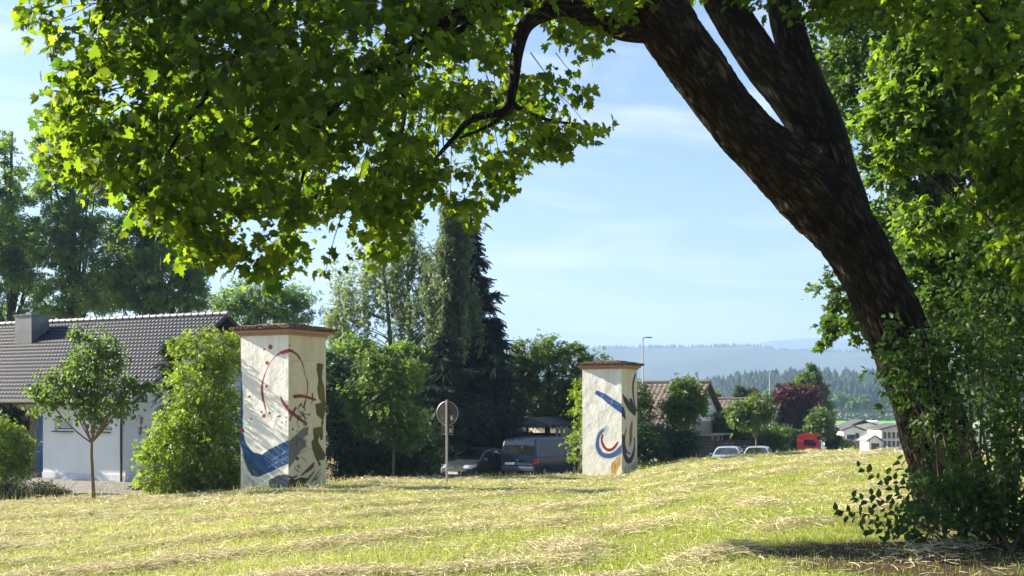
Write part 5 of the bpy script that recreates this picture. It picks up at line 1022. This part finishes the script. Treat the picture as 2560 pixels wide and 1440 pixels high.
# ------------------------------------------------------------------ vehicles (local axes: x forward from the rear bumper, y to the left, z up)
def resample(p, d):
    p = np.array(p, float); s = np.r_[0, np.cumsum(np.hypot(*np.diff(p, axis=0).T))]; n = int(s[-1]/d); t = np.linspace(0, s[-1], n); return np.stack([np.interp(t, s, p[:, 0]), np.interp(t, s, p[:, 1])], 1)
def vehicle(label, cat, grp, px, Y, head, prof, Lc, W, zb, belt, inset, rc, wheels, wr, paint, cls, extra, endr=(.35, .5), name='car', dz=0):
    """prof: top outline (x,z); cls(x,y,z,nx,ny,nz)->names; head: heading angle from +X"""
    p = at(px, Y); z0 = G(p[0], Y)+.04+dz; e = empty(name, (p[0], Y, z0), label, cat, grp, rz=head)
    q = resample(prof, .045); n = len(q); k1, k2, k3 = 22, 6, 9; V = []
    ltop = max(q[:, 1])
    for x, z in q:
        fr = np.clip((Lc-x)/endr[1], 0, 1); re = np.clip(x/endr[0], 0, 1)
        wx = W/2*(.80+.20*(1-(1-fr)**2.2))*(.88+.12*(1-(1-re)**2.4))
        zt = max(z, zb+.06); r_ = min(rc, (zt-zb)*.45)
        def wz(zz):
            b = np.clip((zz-belt)/(ltop-belt), 0, 1); lo = np.clip((belt-zz)/(belt-zb), 0, 1); return wx-inset*b**1.15-.05*lo**2.2-.012*math.cos((zz-zb)*7)*.5
        row = []
        for i in range(k1): zz = zb+(zt-r_-zb)*i/(k1-1); row.append((wz(zz), zz))
        w1, z1 = row[-1]
        for i in range(1, k2+1): a = i/k2*math.pi/2; row.append((w1-r_*(1-math.cos(a)), z1+r_*math.sin(a)))
        w2 = row[-1][0]
        for i in range(1, k3+1): t = i/k3; row.append((w2*(1-t), zt+.035*(1-(1-t)**2)*(1 if z > belt+.1 else .6)))
        V.append([(x, y, zz) for y, zz in row]+[(x, -y, zz) for y, zz in row[-2::-1]])
    V = np.array(V); m_ = V.shape[1]; V = V.reshape(-1, 3)
    I = (np.arange(n-1)[:, None]*m_+np.arange(m_-1)[None]).ravel(); Fq = np.stack([I, I+m_, I+m_+1, I+1], 1)
    c = V[Fq].mean(1); nr = nrm(np.cross(V[Fq[:, 1]]-V[Fq[:, 0]], V[Fq[:, 3]]-V[Fq[:, 0]])); s = np.sign((nr*(c-np.array([Lc/2, 0, (zb+ltop)/2]))).sum(1)); nr = nr*s[:, None]
    names = cls(c[:, 0], c[:, 1], c[:, 2], nr); arch = np.zeros(len(c), bool)
    for xw in wheels: arch |= (np.hypot(c[:, 0]-xw, c[:, 2]-wr) < wr*1.13) & (np.abs(c[:, 1]) > W*.3)
    side = np.abs(nr[:, 1]) > .5
    names[arch & side] = 'cut'; ends = [tuple(range(m_)), tuple((n-1)*m_+k for k in range(m_))[::-1]]
    mats = dict(body=paint, glass=M['carglass'], trim=M['blackplastic'], headlight=M['headlamp'], tail_light=M['tail'], grille=M['blackplastic'])
    for key in sorted(set(names)):
        if key == 'cut': continue
        base = key.rstrip('_01234'); f = Fq[names == key]; used, inv = np.unique(f, return_inverse=True); vv = V[used]
        if base != 'body':                     # the part stands 6 mm proud of the body line
            nv = np.zeros((len(V), 3)); 
            for j in range(4): np.add.at(nv, f[:, j], nr[names == key])
            vv = vv+nrm(nv[used])*(-.004 if base in ('window', 'windscreen', 'rear_window') else .006)
        mt = mats.get(base, (M['vanglass'] if name == 'van' and base == 'window' else M['carglass']) if 'wind' in base else paint); o = npmesh(base, vv, inv.reshape(f.shape), mt, e, False, smooth=True)
    fl = MB(); fl.box((Lc/2, 0, zb+.03), (Lc-.5, W-.24, .06)); 
    for xw in wheels:
        for sd in (-1, 1): fl.box((xw, sd*(W/2-.32), wr+.05), (wr*2.4, .12, wr*2.0))
    fl.build('underbody', M['blackplastic'], e, False)
    for xw in wheels:
        for sd in (-1, 1):
            mb = MB(); tw = .20; pr = [(.62, -.5), (.93, -.5), (1, -.36), (1, .36), (.93, .5), (.62, .5)]; a = np.arange(28)*2*math.pi/28; yc = sd*(W/2-.13)
            vs = [(xw+wr*p_*math.cos(t), yc+h_*tw, wr+wr*p_*math.sin(t)) for p_, h_ in pr for t in a]; mb.add(vs, [(i*28+k, i*28+(k+1) % 28, (i+1)*28+(k+1) % 28, (i+1)*28+k) for i in range(5) for k in range(28)])
            wh_ = mb.build('wheel', M['tyre'], e, False, True); mb = MB(); yo = yc+sd*tw*.36
            mb.tube([(xw, yo-sd*.05, wr), (xw, yo-sd*.02, wr)], wr*.62, 24); mb.tube([(xw, yo, wr), (xw, yo+sd*.02, wr)], wr*.14, 10)
            for j in range(7): t = j*2*math.pi/7; mb.box((xw+wr*.33*math.cos(t), yo-sd*.005, wr+wr*.33*math.sin(t)), (wr*.55, .03, .045), ((math.cos(t), 0, math.sin(t)), (0, 1, 0), (-math.sin(t), 0, math.cos(t))))
            mb.build('rim', M['rim'], wh_, False)
    extra(e); return e
def part(e, name, mat, fn, smooth=False):
    mb = MB(); fn(mb); return mb.build(name, mat, e, False, smooth)
def pip(x, z, poly): return inpoly(x, z, poly)
def hatch_cls(x, y, z, nr):
    nm = np.full(len(x), 'body', dtype=object); side = np.abs(nr[:, 1]) > .45; ay = np.abs(y)
    a = pip(x, z, [(1.62, .90), (2.78, .92), (2.30, 1.26), (1.95, 1.36), (1.62, 1.375)]); b = pip(x, z, [(.92, .97), (1.50, .91), (1.50, 1.375), (1.15, 1.33), (.80, 1.10)])
    nm[side & (a | b)] = 'window'; nm[side & (a | b) & (y < 0)] = 'window_1'; nm[side & b & (y > 0)] = 'window_2'; nm[side & b & (y < 0)] = 'window_3'
    nm[(nr[:, 2] > .25) & (x > 2.22) & (x < 2.98) & (ay < .80-.22*np.clip((z-.95)/.45, 0, 1)) & (z > .93)] = 'windscreen'
    nm[(x < .62) & (z > 1.0) & (z < 1.36) & (ay < .60) & ~side] = 'rear_window'
    hl = (x > 3.28) & (x < 3.86) & (z > .60+.10*(3.86-x)) & (z < .735+.22*(3.86-x)*.6) & (ay > .46+.35*(3.86-x)*.5)
    nm[hl & (y > 0)] = 'headlight'; nm[hl & (y < 0)] = 'headlight_1'
    nm[(x > 3.72) & (z > .30) & (z < .56) & (ay < .50-.45*(.56-z))] = 'grille'
    tl = (x < .30) & (z > .72) & (z < .95) & (ay > .5); nm[tl & (y > 0)] = 'tail_light'; nm[tl & (y < 0)] = 'tail_light_1'
    nm[(z < .24)] = 'trim'; return nm
HP = [(.10, .30), (.02, .42), (0, .60), (.06, .85), (.22, 1.02), (.52, 1.34), (.70, 1.41), (1.3, 1.455), (1.9, 1.43), (2.22, 1.36), (2.95, .97), (3.25, .90), (3.6, .80), (3.80, .69), (3.90, .58), (3.955, .44), (3.95, .32), (3.90, .24)]
def hatch_extra(e):
    def ring(mb):
        pts = [(3.985, -.50, .56), (3.985, .50, .56), (3.965, .40, .33), (3.965, -.40, .33), (3.985, -.50, .56)]
        for i in range(4): mb.tube([pts[i], pts[i+1]], .016, 6)
        mb.tube([(3.97, -.46, .49), (3.97, .46, .49)], .010, 6)
    part(e, 'grille_surround', M['chrome'], ring, True)
    part(e, 'number_plate', M['white'], lambda mb: mb.box((3.985, 0, .40), (.015, .52, .11), bevel=.004)); part(e, 'badge', M['chrome'], lambda mb: mb.tube([(3.84, 0, .68), (3.87, 0, .685)], .05, 12))
    for s in (-1, 1):
        m_ = part(e, 'mirror', M['lamp'], lambda mb: (mb.box((2.62, s*.96, .98), (.10, .20, .13), bevel=.035), mb.box((2.64, s*.85, .93), (.06, .1, .04))))
        part(e, 'door_handle', M['blackplastic'], lambda mb: mb.box((1.75, s*.868, .82), (.17, .02, .03), bevel=.006)); part(e, 'fog_light', M['headlamp'], lambda mb: mb.box((3.83, s*.60, .40), (.06, .12, .10), bevel=.02))
    part(e, 'wiper', M['blackplastic'], lambda mb: (mb.tube([(2.96, .05, .99), (2.75, .55, 1.09)], .008, 4), mb.tube([(2.96, -.6, .99), (2.75, -.1, 1.10)], .008, 4)))
head_in = math.atan2(-.88, -.47); head_out = math.atan2(.86, .50)
def car_at(px, Y, head, Lc): return px
vehicle('small dark hatchback facing the camera behind the sign post', 'car', 'cars parked along the street', 1238, 54.6, head_in+.0, HP, 3.96, 1.74, .20, .88, .20, .12, (.72, 3.25), .305, paintmat('dark_green_paint', (.022, .034, .034), .42, .1, .25), hatch_cls, hatch_extra, dz=.12)
def van_cls(x, y, z, nr):
    nm = np.full(len(x), 'body', dtype=object); side = np.abs(nr[:, 1]) > .5
    for s, t in ((1, ''), (-1, '_1')):
        k = side & (np.sign(y) == s); nm[k & pip(x, z, [(.30, 1.20), (2.95, 1.16), (2.95, 1.80), (.38, 1.80)]) ] = 'window'+t
        nm[k & pip(x, z, [(3.02, 1.16), (4.12, 1.14), (3.86, 1.46), (3.60, 1.72), (3.45, 1.80), (3.02, 1.80)])] = 'window'+('_2' if s > 0 else '_3')
    nm[(nr[:, 0] < -.5) & (z > 1.19) & (z < 1.82) & (np.abs(y) < .80)] = 'rear_window'; nm[(x > 3.55) & (x < 4.22) & (z > 1.12) & (z < 1.86) & (np.abs(y) < .84-.25*np.clip(z-1.1, 0, 1)) & ~side] = 'windscreen'
    tl = (x < .20) & (z > .78) & (z < 1.05) & (np.abs(y) > .84); nm[tl & (y > 0)] = 'tail_light'; nm[tl & (y < 0)] = 'tail_light_1'
    nm[(x > 4.6) & (z > .68) & (z < .95) & (np.abs(y) > .55)] = 'headlight'; nm[z < .30] = 'trim'; return nm
VP = [(.06, .30), (.0, .42), (.0, .72), (.04, .80), (.05, 1.15), (.12, 1.60), (.20, 1.84), (.32, 1.93), (.8, 1.955), (2.6, 1.955), (3.25, 1.93), (3.55, 1.86), (4.22, 1.16), (4.55, 1.05), (4.80, .92), (4.88, .72), (4.90, .45), (4.86, .30)]
def van_extra(e):
    part(e, 'number_plate', M['white'], lambda mb: mb.box((.0, .42, .78), (.02, .50, .11), bevel=.004)); part(e, 'badge', M['chrome'], lambda mb: mb.tube([(.045, 0, .96), (.01, 0, .96)], .075, 16), True)
    part(e, 'bumper', simple('van_bumper', (.04, .055, .09), .5, coat=.3), lambda mb: mb.box((.02, 0, .55), (.14, 1.74, .22), bevel=.05)); part(e, 'tailgate_trim', M['chrome'], lambda mb: mb.box((.03, 0, .695), (.04, 1.5, .03), bevel=.01))
    for s in (-1, 1):
        part(e, 'slide_rail', M['blackplastic'], lambda mb: mb.box((1.35, s*.945, 1.07), (2.2, .025, .03), bevel=.008)); part(e, 'mirror', M['blackplastic'], lambda mb: mb.box((4.0, s*1.07, 1.22), (.12, .20, .28), bevel=.04))
        part(e, 'door_handle', M['blackplastic'], lambda mb: mb.box((3.15, s*.955, .98), (.18, .02, .035), bevel=.006))
    part(e, 'sticker', M['sticker'], lambda mb: mb.box((.085, .70, 1.28), (.01, .07, .09)))
vehicle('dark navy panel van seen from behind beside the hatchback', 'van', 'cars parked along the street', 1294, 51.3, head_out, VP, 4.9, 1.90, .26, 1.10, .13, .13, (.95, 3.95), .335, paintmat('navy_paint', (.012, .026, .065), .3, .3, .3), van_cls, van_extra, endr=(.22, .6), name='van', dz=.04)
pb = paintmat('pale_blue_paint', (.42, .50, .56), .25, .4)
for lb, px_, Y_, pt in (('pale blue car parked left of its twin, roof just above the grass crest', 1828, 75.5, pb), ('silver blue car parked right behind the pale blue one', 1900, 79.5, paintmat('silver_blue_paint', (.50, .56, .60), .25, .4))):
    vehicle(lb, 'car', 'cars parked along the street', px_, Y_, math.atan2(-.95, -.30), HP, 3.96, 1.78, .20, .88, .20, .12, (.72, 3.25), .305, pt, hatch_cls, hatch_extra, dz=.02)
vehicle('dark car roof peeping over the crest in front of the white houses', 'car', 'cars parked along the street', 2138, 150, math.radians(180), HP, 3.96, 1.75, .20, .88, .20, .12, (.72, 3.25), .305, paintmat('black_paint', (.02, .02, .024), .25, .4), hatch_cls, hatch_extra, dz=.9)
# red truck, facing right
tp = at(1992, 104); zt_ = EYE-84/F*104; e = empty('truck', (tp[0], 104, zt_-3.1), 'red truck cab with dark side window facing right beside the street tree', 'truck', rz=math.radians(-22))
RED = paintmat('red_paint', (.50, .022, .03), .3, .1)
def cab(mb): 
    poly = [(0, .7), (0, 2.75), (.18, 3.0), (.5, 3.1), (1.5, 3.05), (1.75, 2.9), (2.15, 1.9), (2.32, 1.5), (2.35, .55), (1.75, .5), (1.6, .85), (1.15, 1.05), (.7, .9), (.5, .7)]; mb.prism(poly, (0, 2.3, 0), (0, 0, 0))
part(e, 'cab', RED, cab); part(e, 'side_window', M['carglass'], lambda mb: mb.prism([(.62, 2.0), (.62, 2.55), (1.50, 2.55), (1.80, 2.05), (1.70, 2.0)], (0, -.02, 0), (0, -.004, 0)))
part(e, 'windscreen', M['carglass'], lambda mb: mb.add([(1.79, .15, 2.88), (1.79, 2.15, 2.88), (2.18, 2.2, 1.92), (2.18, .1, 1.92)], [(0, 1, 2, 3)])); part(e, 'sun_visor', RED, lambda mb: mb.box((1.95, 1.15, 2.95), (.35, 2.1, .06), bevel=.02))
part(e, 'grille', M['blackplastic'], lambda mb: [mb.box((2.37, 1.15, 1.0+i*.16), (.05, 1.5, .09), bevel=.01) for i in range(4)]); part(e, 'bumper', M['white'], lambda mb: mb.box((2.38, 1.15, .6), (.2, 2.3, .35), bevel=.05))
part(e, 'mirror', M['blackplastic'], lambda mb: (mb.box((2.15, -.28, 2.2), (.14, .22, .55), bevel=.04), mb.tube([(2.0, 0, 2.45), (2.15, -.25, 2.45)], .02, 6)))
part(e, 'chassis', M['blackplastic'], lambda mb: (mb.box((-1.9, 1.15, .85), (4.4, .9, .25)), mb.box((-2.2, 1.15, 1.05), (3.8, 2.2, .12))))
for xw in (1.15, -2.9):
    for yy in (.15, 2.15):
        w_ = part(e, 'wheel', M['tyre'], lambda mb: mb.tube([(xw, yy-.14, .5), (xw, yy+.14, .5)], .5, 22), True); part(w_, 'rim', M['rim'], lambda mb: mb.tube([(xw, yy-.15, .5), (xw, yy+.15, .5)], .27, 16))

# ------------------------------------------------------------------ grass and hay
r = np.random.default_rng(99)
def meadow_pts(n, y0, y1, p, r, margin=1.25):
    t = r.random(n); Y = (y0**(1-p)+t*(y1**(1-p)-y0**(1-p)))**(1/(1-p)); px = r.uniform(-220, 2780, n)
    x = (px-1280)/F*Y; yc = np.interp(px, CR[:, 0], CR[:, 2]); k = Y < yc+1.8
    pill = np.zeros(n, bool)
    return x[k], Y[k]
def blade_mesh(name, n, y0, y1, p, hfun, wfun, mat, r, lean=.55, dens=None):
    x, Y = meadow_pts(n, y0, y1, p, r)
    if dens is not None: k = r.random(len(x)) < dens(x, Y); x, Y = x[k], Y[k]
    n = len(x); z = ground(x, Y, True)-.006; h = hfun(x, Y)*r.uniform(.5, 1.35, n); w = wfun(Y)*r.uniform(.7, 1.3, n); a = r.uniform(0, 2*math.pi, n)
    d = np.stack([np.cos(a), np.sin(a), 0*a], -1); b = r.uniform(0, 2*math.pi, n); ln = np.stack([np.cos(b), np.sin(b), 0*b], -1)*(np.abs(r.normal(0, lean, n))*h)[:, None]
    P0 = np.stack([x, Y, z], -1); H = np.stack([0*h, 0*h, h], -1); s = d*(w/2)[:, None]
    V = np.stack([P0-s, P0+s, P0+ln*.3+H*.55-s*.8, P0+ln*.3+H*.55+s*.8, P0+ln+H*.95], 1).reshape(-1, 3); I = np.arange(n)[:, None]*5
    Fa = np.concatenate([I+np.array([[0, 1, 3]]), I+np.array([[0, 3, 2]]), I+np.array([[2, 3, 4]])], 1).reshape(-1, 3)
    dry = np.clip(.06+.85*(fbm(x*.45, Y*.45, seed=21)-.32)*1.6+r.normal(0, .22, n)+.25*sstep(2, -6, x), 0, 1)
    return npmesh(name, V, Fa, mat, fattr=np.repeat(dry, 3))
bare = lambda x, Y: 1-.93*sstep(2.1, 1.4, np.hypot((x-4.3), Y-11.6)+(fbm(x*1.5, Y*1.5, seed=4)-.5)*1.0)
g1 = blade_mesh('grass', 330000, 8.5, 49, 1.15, lambda x, Y: .045+.05*fbm(x*.6, Y*.6, seed=9), lambda Y: .0030+.00030*Y, M['grass'], r, dens=lambda x, Y: bare(x, Y)*(1-.65*windrow(x, Y)))
tag(g1, 'short mown yellow green meadow grass', 'grass', kind='stuff')
g2 = blade_mesh('tall_grass', 34000, 26, 50, .3, lambda x, Y: .13+.30*fbm(x*.9, Y*.9, seed=13)**2, lambda Y: .006+.00020*Y, M['grass'], r, .35, dens=lambda x, Y: (Y > np.interp(1280+F*x/Y, CR[:, 0], CR[:, 2])-.9+.8*fbm(x, Y, seed=14))*(1-.0*x)*np.where(np.abs(1280+F*x/Y-1330) < 170, 1., .35)+(np.minimum(np.hypot(x+6.15, Y-31.9), np.hypot(x-4.4, Y-46.1)) < 1.75)*(np.abs(x) > 0))
tag(g2, 'taller unmown grass fringe along the edge of the meadow', 'grass', kind='stuff')
def hay_mesh(name, n, y0, y1, p, r, dens):
    x, Y = meadow_pts(n, y0, y1, p, r); k = r.random(len(x)) < dens(x, Y); x, Y = x[k], Y[k]; n = len(x); wr_ = windrow(x, Y)
    z = ground(x, Y, True)+.012+r.random(n)*(.022+.055*wr_); L_ = r.uniform(.05, .20, n)*(1+Y/70); w = (.0028+.00024*Y)*r.uniform(.6, 1.4, n); a = r.normal(.35, .9, n)+np.where(r.random(n) < .3, math.pi/2, 0); cv = r.normal(0, 1.0, n)
    P_ = np.stack([x, Y, z], -1); pts = []; cur = P_.copy(); ang = a.copy(); tilt = r.normal(0, .16, n)
    for i in range(5):
        pts.append(cur.copy()); st = (L_/4)[:, None]; cur = cur+np.stack([np.cos(ang)*np.cos(tilt), np.sin(ang)*np.cos(tilt), np.sin(tilt)], -1)*st; ang = ang+cv/4; tilt = tilt-r.normal(.02, .13, n)
    pts = np.stack(pts, 1); sd = np.stack([-np.sin(a), np.cos(a), r.normal(0, .9, n)], -1); sd = nrm(sd)*(w/2)[:, None]
    V = np.concatenate([pts-sd[:, None], pts+sd[:, None]], 1).reshape(-1, 3); I = np.arange(n)[:, None]*10
    Fq = np.concatenate([I+np.array([[i, i+1, i+6, i+5]]) for i in range(4)], 1).reshape(-1, 4)
    return npmesh(name, V, Fq, M['hay'], fattr=np.repeat(np.clip(r.normal(.5, .3, n), 0, 1), 4))
hd = lambda x, Y: np.clip(.07+.30*sstep(.42, .62, fbm(x*.5, Y*.5, seed=31))+.72*windrow(x, Y)+.20*sstep(3, -8, x)-.1*sstep(18, 9, Y)*sstep(-2, 4, x), .05, 1)
tag(hay_mesh('hay', 380000, 8.5, 47, 1.1, r, lambda x, Y: hd(x, Y)*(.3+.7*bare(x, Y))), 'pale dry cut hay lying in loose rows over the meadow', 'hay', kind='stuff')
# clover and broad leaved weeds in patches
x, Y = meadow_pts(26000, 8.8, 30, 1.4, r); k = (fbm(x*.7, Y*.7, seed=41) > .60) & (r.random(len(x)) < bare(x, Y)); x, Y = x[k], Y[k]
pos = np.stack([x, Y, ground(x, Y, True)+.015+.045*r.random(len(x))], -1)
tag(leaves('clover', TO, pos, nrm(r.normal(0, 1, pos.shape)), .038, M['privet'], r, up=1.6, rand=.5, droop=.1), 'patches of bright green clover leaves in the mown meadow', kind='stuff')
# a few seed stalks by the driveway edge
x = (r.uniform(-60, 330, 70)-1280)/F*30; Y = 30+r.uniform(-.6, 1.2, 70); mb = MB()
for a, b in zip(x, Y):
    z_ = G(a, b); hh = r.uniform(.25, .65); t = r.normal(0, .18, 2); mb.tube([(a, b, z_), (a+t[0]*.3, b+t[1]*.3, z_+hh*.6), (a+t[0], b+t[1], z_+hh)], [.003, .003, .002], 3, False); mb.tube([(a+t[0], b+t[1], z_+hh), (a+t[0]*1.3, b+t[1]*1.3, z_+hh+.07)], [.007, .003], 4)
me_ = mb.build('seed_stalks', M['hay']); tag(me_, 'loose dry seed stalks standing at the driveway edge', 'grass', kind='stuff')

# ------------------------------------------------------------------ the air over the valley
m, n, l = nodes('haze'); n.remove(n['Principled BSDF']); pv = n.new('ShaderNodeVolumePrincipled'); pv.inputs['Color'].default_value = (.40, .60, .95, 1); pv.inputs['Density'].default_value = 2.7e-4; pv.inputs['Anisotropy'].default_value = .1
l.new(pv.outputs[0], n['Material Output'].inputs['Volume'])
mb = MB(); mb.box((0, 3600, 200), (14000, 10400, 460)); hz = mb.build('haze', m); tag(hz, kind='stuff', label='thin blue summer haze over the valley')
